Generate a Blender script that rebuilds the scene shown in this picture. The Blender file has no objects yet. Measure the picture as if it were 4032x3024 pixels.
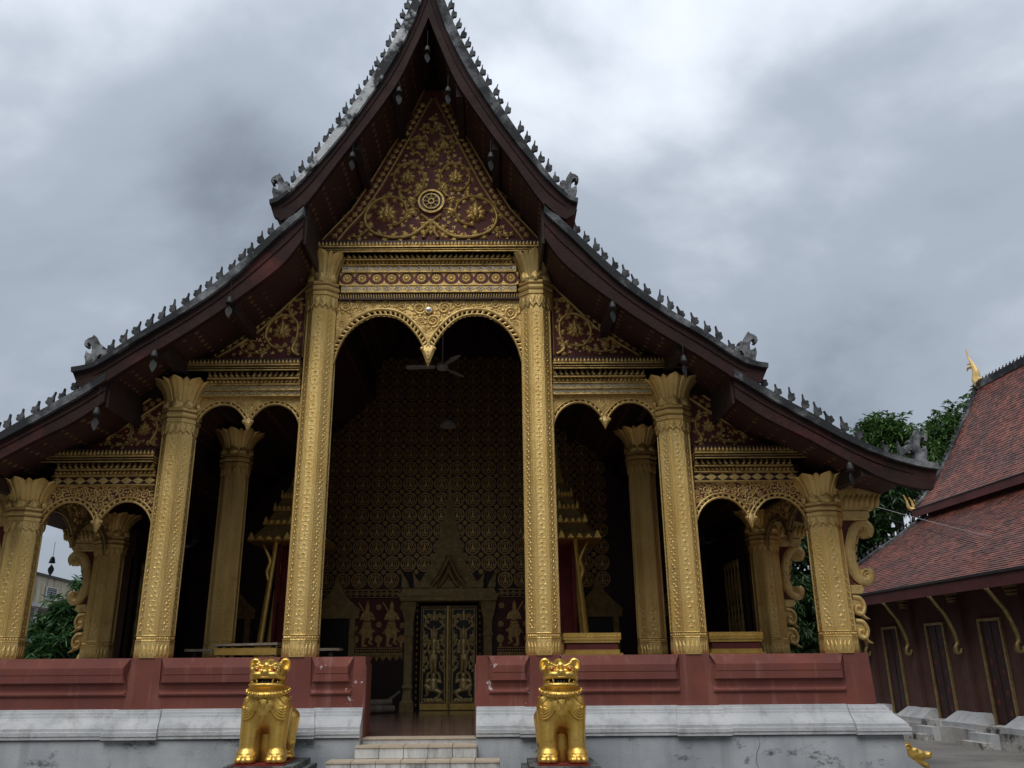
import bpy, math, random
import numpy as np
from mathutils import Vector, Matrix

random.seed(7)
SC = bpy.context.scene
COL = SC.collection
PI = math.pi

# ------------------------------------------------------------------ camera
cam_d = bpy.data.cameras.new("camera")
cam = bpy.data.objects.new("camera", cam_d)
COL.objects.link(cam)
cam_d.sensor_fit = 'HORIZONTAL'
cam_d.sensor_width = 36.0
cam_d.lens = 36.0 * 3280.6 / 4032.0
cam_d.shift_x = 0.01526
cam_d.clip_start = 0.1
cam_d.clip_end = 2000.0
_R = Vector((0.99997376, -0.00205574, -0.00694711))
_U = Vector((0.00592824, -0.31903636, 0.94772394))
_F = Vector((0.00416466, 0.94774025, 0.3190158))
cam.matrix_world = Matrix(((_R.x, _U.x, -_F.x, 0.993), (_R.y, _U.y, -_F.y, -12.0), (_R.z, _U.z, -_F.z, 1.6), (0, 0, 0, 1)))
SC.camera = cam

# ------------------------------------------------------------------ world: overcast sky
world = bpy.data.worlds.new("World")
SC.world = world
world.use_nodes = True
wn = world.node_tree.nodes
wl = world.node_tree.links
wn.clear()


def N(nodes, kind, **kw):
    n = nodes.new(kind)
    for k, v in kw.items():
        if k == 'op':
            n.operation = v
        elif k.startswith('i_'):
            n.inputs[int(k[2:])].default_value = v
        else:
            setattr(n, k, v)
    return n


SUN_EL, SUN_ROT = math.radians(56), math.radians(200)
w_out = N(wn, 'ShaderNodeOutputWorld')
w_bg = N(wn, 'ShaderNodeBackground')
w_bg.inputs[1].default_value = 1.0
w_sky = N(wn, 'ShaderNodeTexSky')
w_sky.sky_type = 'NISHITA'
w_sky.sun_disc = False
w_sky.sun_elevation = SUN_EL
w_sky.sun_rotation = SUN_ROT
w_sky.air_density = 1.0
w_tc = N(wn, 'ShaderNodeTexCoord')
w_sep = N(wn, 'ShaderNodeSeparateXYZ')
wl.new(w_tc.outputs['Generated'], w_sep.inputs[0])
w_max = N(wn, 'ShaderNodeMath', op='MAXIMUM', i_1=0.0)
wl.new(w_sep.outputs[2], w_max.inputs[0])
w_add = N(wn, 'ShaderNodeMath', op='ADD', i_1=0.62)
wl.new(w_max.outputs[0], w_add.inputs[0])
w_dx = N(wn, 'ShaderNodeMath', op='DIVIDE')
w_dy = N(wn, 'ShaderNodeMath', op='DIVIDE')
wl.new(w_sep.outputs[0], w_dx.inputs[0]); wl.new(w_add.outputs[0], w_dx.inputs[1])
wl.new(w_sep.outputs[1], w_dy.inputs[0]); wl.new(w_add.outputs[0], w_dy.inputs[1])
w_cmb = N(wn, 'ShaderNodeCombineXYZ')
wl.new(w_dx.outputs[0], w_cmb.inputs[0]); wl.new(w_dy.outputs[0], w_cmb.inputs[1])
w_map = N(wn, 'ShaderNodeMapping')
w_map.inputs['Location'].default_value = (-15.75, 0.8945, 14.157)
w_map.inputs['Rotation'].default_value = (0, 0, 0.759)
w_map.inputs['Scale'].default_value = (0.85, 1.0, 1.0)
wl.new(w_cmb.outputs[0], w_map.inputs[0])
w_n1 = N(wn, 'ShaderNodeTexNoise')
w_n1.inputs['Scale'].default_value = 2.3
w_n1.inputs['Detail'].default_value = 9.0
w_n1.inputs['Roughness'].default_value = 0.50
w_n1.inputs['Distortion'].default_value = 0.15
wl.new(w_map.outputs[0], w_n1.inputs['Vector'])
w_rmp = N(wn, 'ShaderNodeValToRGB')
w_rmp.color_ramp.interpolation = 'EASE'
els = w_rmp.color_ramp.elements
els[0].position = 0.27; els[0].color = (0.125, 0.146, 0.180, 1)
els[1].position = 0.70; els[1].color = (0.74, 0.79, 0.86, 1)
e = els.new(0.50); e.color = (0.355, 0.400, 0.465, 1)
wl.new(w_n1.outputs[0], w_rmp.inputs[0])
w_sc = N(wn, 'ShaderNodeVectorMath', op='SCALE')
w_sc.inputs['Scale'].default_value = 0.10
wl.new(w_sky.outputs[0], w_sc.inputs[0])
w_mix = N(wn, 'ShaderNodeMixRGB')
w_mix.inputs[0].default_value = 0.90
wl.new(w_sc.outputs[0], w_mix.inputs[1])
wl.new(w_rmp.outputs[0], w_mix.inputs[2])
# standard overcast distribution: brighter towards the zenith
w_el = N(wn, 'ShaderNodeMath', op='MULTIPLY_ADD', i_1=0.55, i_2=0.78)
wl.new(w_max.outputs[0], w_el.inputs[0])
w_cie = N(wn, 'ShaderNodeVectorMath', op='SCALE')
wl.new(w_mix.outputs[0], w_cie.inputs[0])
wl.new(w_el.outputs[0], w_cie.inputs['Scale'])
wl.new(w_cie.outputs[0], w_bg.inputs[0])
wl.new(w_bg.outputs[0], w_out.inputs[0])

# ------------------------------------------------------------------ sun behind the cloud
sun_d = bpy.data.lights.new("sun", 'SUN')
sun_d.energy = 1.5
sun_d.angle = math.radians(40)
sun_d.color = (1.0, 0.97, 0.92)
sun = bpy.data.objects.new("sun", sun_d)
COL.objects.link(sun)
# sky rotation is measured clockwise from +Y
_sd = Vector((math.sin(SUN_ROT) * math.cos(SUN_EL), math.cos(SUN_ROT) * math.cos(SUN_EL), math.sin(SUN_EL)))
sun.rotation_euler = _sd.to_track_quat('Z', 'Y').to_euler()
sun.location = (0, -30, 40)

SC.view_settings.view_transform = 'Standard'
SC.view_settings.look = 'None'
SC.view_settings.exposure = 0.28
SC.view_settings.gamma = 1.0
SC.view_settings.use_curve_mapping = False
SC.render.engine = 'CYCLES'
SC.cycles.use_denoising = True
SC.cycles.max_bounces = 8
SC.cycles.diffuse_bounces = 4
SC.cycles.glossy_bounces = 3
SC.cycles.sample_clamp_indirect = 4.0
SC.cycles.caustics_reflective = False
SC.cycles.caustics_refractive = False

# ------------------------------------------------------------------ materials
MATS = {}


def pmat(name, c1, c2=None, scale=4.0, metal=0.0, rough=0.6, rough_var=0.1, bump=0.0, bump_scale=30.0,
         dirt=None, dirt_scale=1.5, dirt_lo=0.55, dirt_hi=0.7, stretch=(1, 1, 1), island=0.0, detail=5.0, spec=0.5, streak=None, streak_amt=0.6, streak_lo=0.54, streak_hi=0.72):
    """Two-tone noise colour, optional dirt patches with their own shape, optional fine bump, optional per-piece tint."""
    m = bpy.data.materials.new(name)
    m.use_nodes = True
    nt = m.node_tree
    nd, lk = nt.nodes, nt.links
    b = nd['Principled BSDF']
    c2 = c2 or tuple(c * 0.8 for c in c1)
    tc = N(nd, 'ShaderNodeTexCoord')
    mp = N(nd, 'ShaderNodeMapping')
    mp.inputs['Scale'].default_value = stretch
    geo = N(nd, 'ShaderNodeNewGeometry')
    lk.new(geo.outputs['Position'], mp.inputs[0])
    nz = N(nd, 'ShaderNodeTexNoise')
    nz.inputs['Scale'].default_value = scale
    nz.inputs['Detail'].default_value = detail
    nz.inputs['Roughness'].default_value = 0.6
    lk.new(mp.outputs[0], nz.inputs['Vector'])
    mr = N(nd, 'ShaderNodeMapRange')
    mr.inputs[1].default_value = 0.35
    mr.inputs[2].default_value = 0.65
    lk.new(nz.outputs[0], mr.inputs[0])
    mx = N(nd, 'ShaderNodeMixRGB')
    mx.inputs[1].default_value = (*c1, 1)
    mx.inputs[2].default_value = (*c2, 1)
    lk.new(mr.outputs[0], mx.inputs[0])
    col = mx.outputs[0]
    if dirt:
        dz = N(nd, 'ShaderNodeTexNoise')
        dz.inputs['Scale'].default_value = dirt_scale
        dz.inputs['Detail'].default_value = 9.0
        dz.inputs['Roughness'].default_value = 0.68
        lk.new(mp.outputs[0], dz.inputs['Vector'])
        dr = N(nd, 'ShaderNodeMapRange')
        dr.inputs[1].default_value = dirt_lo
        dr.inputs[2].default_value = dirt_hi
        lk.new(dz.outputs[0], dr.inputs[0])
        dm = N(nd, 'ShaderNodeMixRGB')
        lk.new(dr.outputs[0], dm.inputs[0])
        lk.new(col, dm.inputs[1])
        dm.inputs[2].default_value = (*dirt, 1)
        col = dm.outputs[0]
    if streak:
        sm = N(nd, 'ShaderNodeMapping')
        sm.inputs['Scale'].default_value = (7.0, 7.0, 0.55)
        lk.new(geo.outputs['Position'], sm.inputs[0])
        sz = N(nd, 'ShaderNodeTexNoise')
        sz.inputs['Scale'].default_value = 1.0
        sz.inputs['Detail'].default_value = 7.0
        sz.inputs['Roughness'].default_value = 0.6
        lk.new(sm.outputs[0], sz.inputs['Vector'])
        sr = N(nd, 'ShaderNodeMapRange')
        sr.inputs[1].default_value = streak_lo
        sr.inputs[2].default_value = streak_hi
        sr.inputs[4].default_value = streak_amt
        lk.new(sz.outputs[0], sr.inputs[0])
        sx = N(nd, 'ShaderNodeMixRGB')
        lk.new(sr.outputs[0], sx.inputs[0])
        lk.new(col, sx.inputs[1])
        sx.inputs[2].default_value = (*streak, 1)
        col = sx.outputs[0]
    if island > 0:
        hm = N(nd, 'ShaderNodeMapRange')
        hm.inputs[3].default_value = 1.0 - island
        hm.inputs[4].default_value = 1.0 + island
        lk.new(geo.outputs['Random Per Island'], hm.inputs[0])
        vm = N(nd, 'ShaderNodeVectorMath', op='SCALE')
        lk.new(col, vm.inputs[0])
        lk.new(hm.outputs[0], vm.inputs['Scale'])
        col = vm.outputs[0]
    lk.new(col, b.inputs['Base Color'])
    b.inputs['Metallic'].default_value = metal
    b.inputs['Specular IOR Level'].default_value = spec
    rr = N(nd, 'ShaderNodeMapRange')
    rr.inputs[3].default_value = max(0.02, rough - rough_var)
    rr.inputs[4].default_value = min(1.0, rough + rough_var)
    lk.new(nz.outputs[0], rr.inputs[0])
    lk.new(rr.outputs[0], b.inputs['Roughness'])
    if bump > 0:
        bz = N(nd, 'ShaderNodeTexNoise')
        bz.inputs['Scale'].default_value = bump_scale
        bz.inputs['Detail'].default_value = 4.0
        lk.new(mp.outputs[0], bz.inputs['Vector'])
        bp = N(nd, 'ShaderNodeBump')
        bp.inputs['Strength'].default_value = bump
        bp.inputs['Distance'].default_value = 0.02
        lk.new(bz.outputs[0], bp.inputs['Height'])
        lk.new(bp.outputs[0], b.inputs['Normal'])
    MATS[name] = m
    return m


pmat('gold_column', (0.92, 0.67, 0.27), (0.78, 0.53, 0.18), 1.6, 0.72, 0.42, 0.10, 0.35, 90, dirt=(0.34, 0.20, 0.07), dirt_scale=5, dirt_lo=0.58, dirt_hi=0.82, streak=(0.46, 0.29, 0.11), streak_amt=0.4)
pmat('gold_relief', (0.80, 0.55, 0.20), (0.56, 0.36, 0.115), 8.0, 0.65, 0.42, 0.1, 0.3, 120, dirt=(0.16, 0.085, 0.03), dirt_scale=11, dirt_lo=0.54, dirt_hi=0.75)
pmat('gold_fret', (0.90, 0.65, 0.27), (0.72, 0.48, 0.17), 6.0, 0.6, 0.45, 0.1, 0.25, 140, dirt=(0.26, 0.15, 0.06), dirt_scale=12, dirt_lo=0.56, dirt_hi=0.78)
pmat('gold_lion', (0.90, 0.61, 0.17), (0.74, 0.46, 0.095), 4.0, 0.85, 0.37, 0.08, 0.15, 60, dirt=(0.30, 0.16, 0.045), dirt_scale=7, dirt_lo=0.52, dirt_hi=0.78)
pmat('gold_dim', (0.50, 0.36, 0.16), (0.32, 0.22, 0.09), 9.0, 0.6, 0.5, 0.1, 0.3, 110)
pmat('gold_stencil', (0.74, 0.47, 0.17), (0.46, 0.28, 0.09), 14.0, 0.6, 0.42, 0.1)
pmat('red_panel', (0.17, 0.020, 0.019), (0.12, 0.014, 0.013), 4.0, 0.0, 0.5, 0.1, 0.1, 40)
pmat('gold_leaf_door', (1.0, 0.80, 0.38), (0.86, 0.63, 0.26), 12.0, 0.5, 0.30, 0.08, 0.2, 90)
pmat('gold_altar', (0.96, 0.65, 0.19), (0.76, 0.47, 0.11), 7.0, 0.65, 0.33, 0.08, 0.2, 80)
pmat('red_paint', (0.215, 0.060, 0.041), (0.16, 0.043, 0.032), 1.3, 0.0, 0.8, 0.08, 0.16, 45, dirt=(0.15, 0.05, 0.045), dirt_scale=2.0, dirt_lo=0.48, dirt_hi=0.72, streak=(0.34, 0.17, 0.14), streak_amt=0.45)
pmat('red_chipped', (0.215, 0.060, 0.041), (0.16, 0.043, 0.032), 1.3, 0.0, 0.8, 0.08, 0.16, 45, dirt=(0.62, 0.57, 0.55), dirt_scale=5.5, dirt_lo=0.635, dirt_hi=0.66, streak=(0.36, 0.19, 0.16), streak_amt=0.5)
pmat('red_field', (0.165, 0.030, 0.024), (0.11, 0.019, 0.016), 4.0, 0.0, 0.6, 0.1, 0.2, 40)
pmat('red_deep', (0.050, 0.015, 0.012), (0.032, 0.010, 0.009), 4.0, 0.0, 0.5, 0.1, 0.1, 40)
pmat('wood_red', (0.042, 0.018, 0.015), (0.024, 0.012, 0.011), 2.5, 0.0, 0.8, 0.1, 0.4, 25, dirt=(0.13, 0.034, 0.028), dirt_scale=0.8, dirt_lo=0.56, dirt_hi=0.74, spec=0.25)
pmat('wood_dark', (0.040, 0.017, 0.013), (0.022, 0.011, 0.009), 3.0, 0.0, 0.75, 0.1, 0.3, 30)
pmat('wood_grey', (0.46, 0.38, 0.29), (0.28, 0.22, 0.165), 6.0, 0.0, 0.85, 0.1, 0.4, 40)
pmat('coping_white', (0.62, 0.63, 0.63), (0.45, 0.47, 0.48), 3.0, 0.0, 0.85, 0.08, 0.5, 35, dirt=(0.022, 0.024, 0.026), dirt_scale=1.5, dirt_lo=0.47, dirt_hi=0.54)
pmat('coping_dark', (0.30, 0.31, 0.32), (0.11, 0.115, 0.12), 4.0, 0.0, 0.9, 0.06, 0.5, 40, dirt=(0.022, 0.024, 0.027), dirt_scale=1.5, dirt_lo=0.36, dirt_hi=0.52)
pmat('finial_stone', (0.14, 0.145, 0.15), (0.04, 0.042, 0.045), 7.0, 0.0, 0.85, 0.08, 0.4, 60, dirt=(0.016, 0.017, 0.019), dirt_scale=5, dirt_lo=0.44, dirt_hi=0.62)
pmat('corner_stone', (0.30, 0.31, 0.32), (0.10, 0.105, 0.11), 9.0, 0.0, 0.75, 0.1, 0.4, 60, dirt=(0.02, 0.021, 0.024), dirt_scale=6, dirt_lo=0.44, dirt_hi=0.62)
pmat('plaster_white', (0.58, 0.59, 0.60), (0.46, 0.475, 0.49), 1.8, 0.0, 0.88, 0.06, 0.35, 40, dirt=(0.26, 0.265, 0.27), dirt_scale=2.6, dirt_lo=0.50, dirt_hi=0.80, streak=(0.20, 0.20, 0.20), streak_amt=0.5)
pmat('plaster_old', (0.62, 0.60, 0.56), (0.48, 0.46, 0.43), 2.5, 0.0, 0.9, 0.05, 0.4, 35, dirt=(0.045, 0.047, 0.05), dirt_scale=2.4, dirt_lo=0.5, dirt_hi=0.62)
pmat('stone_mossy', (0.20, 0.22, 0.21), (0.09, 0.10, 0.095), 8.0, 0.0, 0.9, 0.05, 0.5, 50, dirt=(0.035, 0.036, 0.038), dirt_scale=5, dirt_lo=0.45, dirt_hi=0.6)
pmat('step_tile', (0.66, 0.67, 0.66), (0.52, 0.54, 0.54), 3.0, 0.0, 0.5, 0.1, 0.2, 40, dirt=(0.12, 0.12, 0.115), dirt_scale=3.5, dirt_lo=0.48, dirt_hi=0.70, stretch=(1, 1, 0.35), island=0.08, streak=(0.10, 0.10, 0.095), streak_amt=0.6)
pmat('step_nosing', (0.60, 0.50, 0.38), (0.50, 0.41, 0.31), 8.0, 0.0, 0.5, 0.1, 0.1, 40)
pmat('floor_tile', (0.21, 0.125, 0.10), (0.15, 0.09, 0.072), 1.4, 0.0, 0.16, 0.05, 0.03, 20)
pmat('mirror_glass', (0.50, 0.53, 0.56), (0.30, 0.33, 0.38), 30.0, 0.6, 0.2, 0.1, 0, 10, island=0.6)
pmat('mirror_blue', (0.28, 0.33, 0.40), (0.34, 0.38, 0.36), 20.0, 0.6, 0.2, 0.1, 0, 10, island=0.6)
pmat('tile_roof', (0.215, 0.060, 0.033), (0.13, 0.038, 0.024), 1.3, 0.0, 0.42, 0.1, 0.2, 60, dirt=(0.055, 0.028, 0.022), dirt_scale=1.2, dirt_lo=0.46, dirt_hi=0.72, island=0.5, spec=0.3)
pmat('red_trim', (0.13, 0.028, 0.023), (0.085, 0.02, 0.017), 2.0, 0.0, 0.65, 0.1, 0.2, 40, streak=(0.05, 0.02, 0.02), streak_amt=0.6)
pmat('hall_wall_red', (0.125, 0.056, 0.042), (0.085, 0.037, 0.029), 2.0, 0.0, 0.85, 0.08, 0.3, 40, dirt=(0.17, 0.09, 0.06), dirt_scale=4, dirt_lo=0.60, dirt_hi=0.74, streak=(0.045, 0.02, 0.016), streak_amt=0.5)
pmat('black_lacquer', (0.018, 0.017, 0.013), (0.010, 0.010, 0.008), 9.0, 0.0, 0.35, 0.1, 0, 10)
pmat('bell_metal', (0.85, 0.85, 0.85), (0.72, 0.72, 0.72), 20.0, 0.0, 0.4, 0.1, 0, 10)
pmat('bell_brass', (0.55, 0.42, 0.20), (0.45, 0.33, 0.15), 20.0, 0.6, 0.4, 0.1, 0, 10)
pmat('iron_dark', (0.05, 0.05, 0.05), (0.03, 0.03, 0.03), 9.0, 0.4, 0.6, 0.1, 0, 10)
pmat('cream_paint', (0.55, 0.50, 0.36), (0.40, 0.36, 0.26), 1.2, 0.0, 0.9, 0.05, 0.3, 30, dirt=(0.10, 0.095, 0.08), dirt_scale=0.9, dirt_lo=0.5, dirt_hi=0.68, stretch=(3, 3, 0.5))
pmat('house_white', (0.70, 0.70, 0.70), (0.58, 0.58, 0.58), 2.0, 0.0, 0.8, 0.05, 0.1, 30)
pmat('house_dark', (0.07, 0.035, 0.03), (0.04, 0.025, 0.022), 2.0, 0.0, 0.7, 0.1, 0.1, 30)
pmat('louvre_grey', (0.30, 0.34, 0.36), (0.22, 0.25, 0.27), 6.0, 0.1, 0.6, 0.1, 0, 30)
pmat('flag_red', (0.60, 0.025, 0.02), (0.50, 0.02, 0.015), 5.0, 0.0, 0.7, 0.05)
pmat('flag_yellow', (0.75, 0.52, 0.03), (0.70, 0.48, 0.03), 5.0, 0.0, 0.7, 0.05)
pmat('eye_red', (0.45, 0.022, 0.016), (0.36, 0.018, 0.014), 9.0, 0.0, 0.25, 0.05)
pmat('tooth_white', (0.60, 0.58, 0.52), (0.5, 0.48, 0.42), 9.0, 0.0, 0.4, 0.05)
pmat('mouth_black', (0.012, 0.010, 0.010), (0.008, 0.007, 0.007), 9.0, 0.0, 0.6, 0.05)
pmat('lion_red', (0.22, 0.02, 0.016), (0.14, 0.014, 0.012), 4.0, 0.0, 0.55, 0.1)
pmat('curtain_red', (0.20, 0.012, 0.012), (0.12, 0.008, 0.008), 6.0, 0.0, 0.7, 0.1)
pmat('fan_white', (0.50, 0.50, 0.48), (0.42, 0.42, 0.40), 6.0, 0.0, 0.4, 0.1)
pmat('bark', (0.11, 0.085, 0.065), (0.06, 0.05, 0.04), 12.0, 0.0, 0.9, 0.05, 0.6, 40)
pmat('ground_concrete', (0.24, 0.225, 0.205), (0.17, 0.16, 0.15), 0.5, 0.0, 0.9, 0.05, 0.3, 60, dirt=(0.11, 0.105, 0.10), dirt_scale=0.7, dirt_lo=0.48, dirt_hi=0.68)
pmat('cable_black', (0.03, 0.03, 0.03), (0.02, 0.02, 0.02), 9.0, 0.0, 0.6, 0.05)
pmat('cable_pale', (0.45, 0.45, 0.45), (0.4, 0.4, 0.4), 9.0, 0.0, 0.6, 0.05)


def leaf_mat(name, c1, c2, c3):
    m = bpy.data.materials.new(name)
    m.use_nodes = True
    nd, lk = m.node_tree.nodes, m.node_tree.links
    b = nd['Principled BSDF']
    geo = N(nd, 'ShaderNodeNewGeometry')
    r = N(nd, 'ShaderNodeValToRGB')
    r.color_ramp.elements[0].color = (*c1, 1)
    r.color_ramp.elements[1].color = (*c3, 1)
    e = r.color_ramp.elements.new(0.5)
    e.color = (*c2, 1)
    lk.new(geo.outputs['Random Per Island'], r.inputs[0])
    lk.new(r.outputs[0], b.inputs['Base Color'])
    b.inputs['Roughness'].default_value = 0.45
    tr = N(nd, 'ShaderNodeBsdfTranslucent')
    lk.new(r.outputs[0], tr.inputs[0])
    ms = N(nd, 'ShaderNodeMixShader')
    ms.inputs[0].default_value = 0.25
    lk.new(b.outputs[0], ms.inputs[1])
    lk.new(tr.outputs[0], ms.inputs[2])
    lk.new(ms.outputs[0], nd['Material Output'].inputs[0])
    MATS[name] = m


leaf_mat('leaf_mango', (0.040, 0.100, 0.022), (0.075, 0.165, 0.038), (0.15, 0.25, 0.07))
leaf_mat('leaf_dark', (0.018, 0.048, 0.014), (0.034, 0.082, 0.022), (0.06, 0.12, 0.035))
leaf_mat('leaf_lance', (0.035, 0.105, 0.038), (0.065, 0.165, 0.055), (0.13, 0.25, 0.08))


def stencil_soffit():
    """Dark red lacquered soffit boards with a dim printed flower pattern."""
    m = bpy.data.materials.new('soffit_stencil')
    m.use_nodes = True
    nd, lk = m.node_tree.nodes, m.node_tree.links
    b = nd['Principled BSDF']
    tc = N(nd, 'ShaderNodeTexCoord')
    vo = N(nd, 'ShaderNodeTexVoronoi')
    vo.inputs['Scale'].default_value = 7.0
    vo.inputs['Randomness'].default_value = 0.15
    lk.new(tc.outputs['Object'], vo.inputs['Vector'])
    r = N(nd, 'ShaderNodeValToRGB')
    r.color_ramp.elements[0].position = 0.16
    r.color_ramp.elements[0].color = (0.26, 0.125, 0.055, 1)
    r.color_ramp.elements[1].position = 0.30
    r.color_ramp.elements[1].color = (0.055, 0.019, 0.014, 1)
    lk.new(vo.outputs['Distance'], r.inputs[0])
    lk.new(r.outputs[0], b.inputs['Base Color'])
    b.inputs['Roughness'].default_value = 0.7
    MATS['soffit_stencil'] = m


stencil_soffit()


def plinth_material():
    """Blue-grey limewash with its own patches, damp black streaks and hairline cracks."""
    m = bpy.data.materials.new('plinth_grey')
    m.use_nodes = True
    nd, lk = m.node_tree.nodes, m.node_tree.links
    b = nd['Principled BSDF']
    geo = N(nd, 'ShaderNodeNewGeometry')
    n1 = N(nd, 'ShaderNodeTexNoise')
    n1.inputs['Scale'].default_value = 1.6
    n1.inputs['Detail'].default_value = 6
    lk.new(geo.outputs['Position'], n1.inputs['Vector'])
    r1 = N(nd, 'ShaderNodeValToRGB')
    r1.color_ramp.elements[0].position = 0.36
    r1.color_ramp.elements[0].color = (0.33, 0.355, 0.38, 1)
    r1.color_ramp.elements[1].position = 0.66
    r1.color_ramp.elements[1].color = (0.48, 0.50, 0.52, 1)
    lk.new(n1.outputs[0], r1.inputs[0])
    n2 = N(nd, 'ShaderNodeTexNoise')
    n2.inputs['Scale'].default_value = 2.6
    n2.inputs['Detail'].default_value = 12
    n2.inputs['Roughness'].default_value = 0.74
    mp = N(nd, 'ShaderNodeMapping')
    mp.inputs['Scale'].default_value = (0.8, 1, 1.3)
    mp.inputs['Location'].default_value = (3.1, 0, 0.4)
    lk.new(geo.outputs['Position'], mp.inputs[0])
    lk.new(mp.outputs[0], n2.inputs['Vector'])
    r2 = N(nd, 'ShaderNodeMapRange')
    r2.inputs[1].default_value = 0.565
    r2.inputs[2].default_value = 0.64
    r2.inputs[4].default_value = 0.85
    lk.new(n2.outputs[0], r2.inputs[0])
    mx = N(nd, 'ShaderNodeMixRGB')
    lk.new(r2.outputs[0], mx.inputs[0])
    lk.new(r1.outputs[0], mx.inputs[1])
    mx.inputs[2].default_value = (0.06, 0.062, 0.062, 1)
    mp4 = N(nd, 'ShaderNodeMapping')
    mp4.inputs['Scale'].default_value = (5.0, 5.0, 0.5)
    lk.new(geo.outputs['Position'], mp4.inputs[0])
    n4 = N(nd, 'ShaderNodeTexNoise')
    n4.inputs['Detail'].default_value = 8
    n4.inputs['Scale'].default_value = 1.0
    lk.new(mp4.outputs[0], n4.inputs['Vector'])
    r4 = N(nd, 'ShaderNodeMapRange')
    r4.inputs[1].default_value = 0.5
    r4.inputs[2].default_value = 0.72
    r4.inputs[4].default_value = 0.55
    lk.new(n4.outputs[0], r4.inputs[0])
    mx4 = N(nd, 'ShaderNodeMixRGB')
    lk.new(r4.outputs[0], mx4.inputs[0])
    lk.new(mx.outputs[0], mx4.inputs[1])
    mx4.inputs[2].default_value = (0.24, 0.25, 0.255, 1)
    mx = mx4
    n3 = N(nd, 'ShaderNodeTexNoise')
    n3.inputs['Scale'].default_value = 60
    n3.inputs['Detail'].default_value = 3
    lk.new(geo.outputs['Position'], n3.inputs['Vector'])
    lk.new(mx.outputs[0], b.inputs['Base Color'])
    b.inputs['Roughness'].default_value = 0.85
    bp = N(nd, 'ShaderNodeBump')
    bp.inputs['Strength'].default_value = 0.35
    bp.inputs['Distance'].default_value = 0.01
    lk.new(n3.outputs[0], bp.inputs['Height'])
    lk.new(bp.outputs[0], b.inputs['Normal'])
    MATS['plinth_grey'] = m


plinth_material()

# ------------------------------------------------------------------ mesh helpers
ROOT = {}


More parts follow.
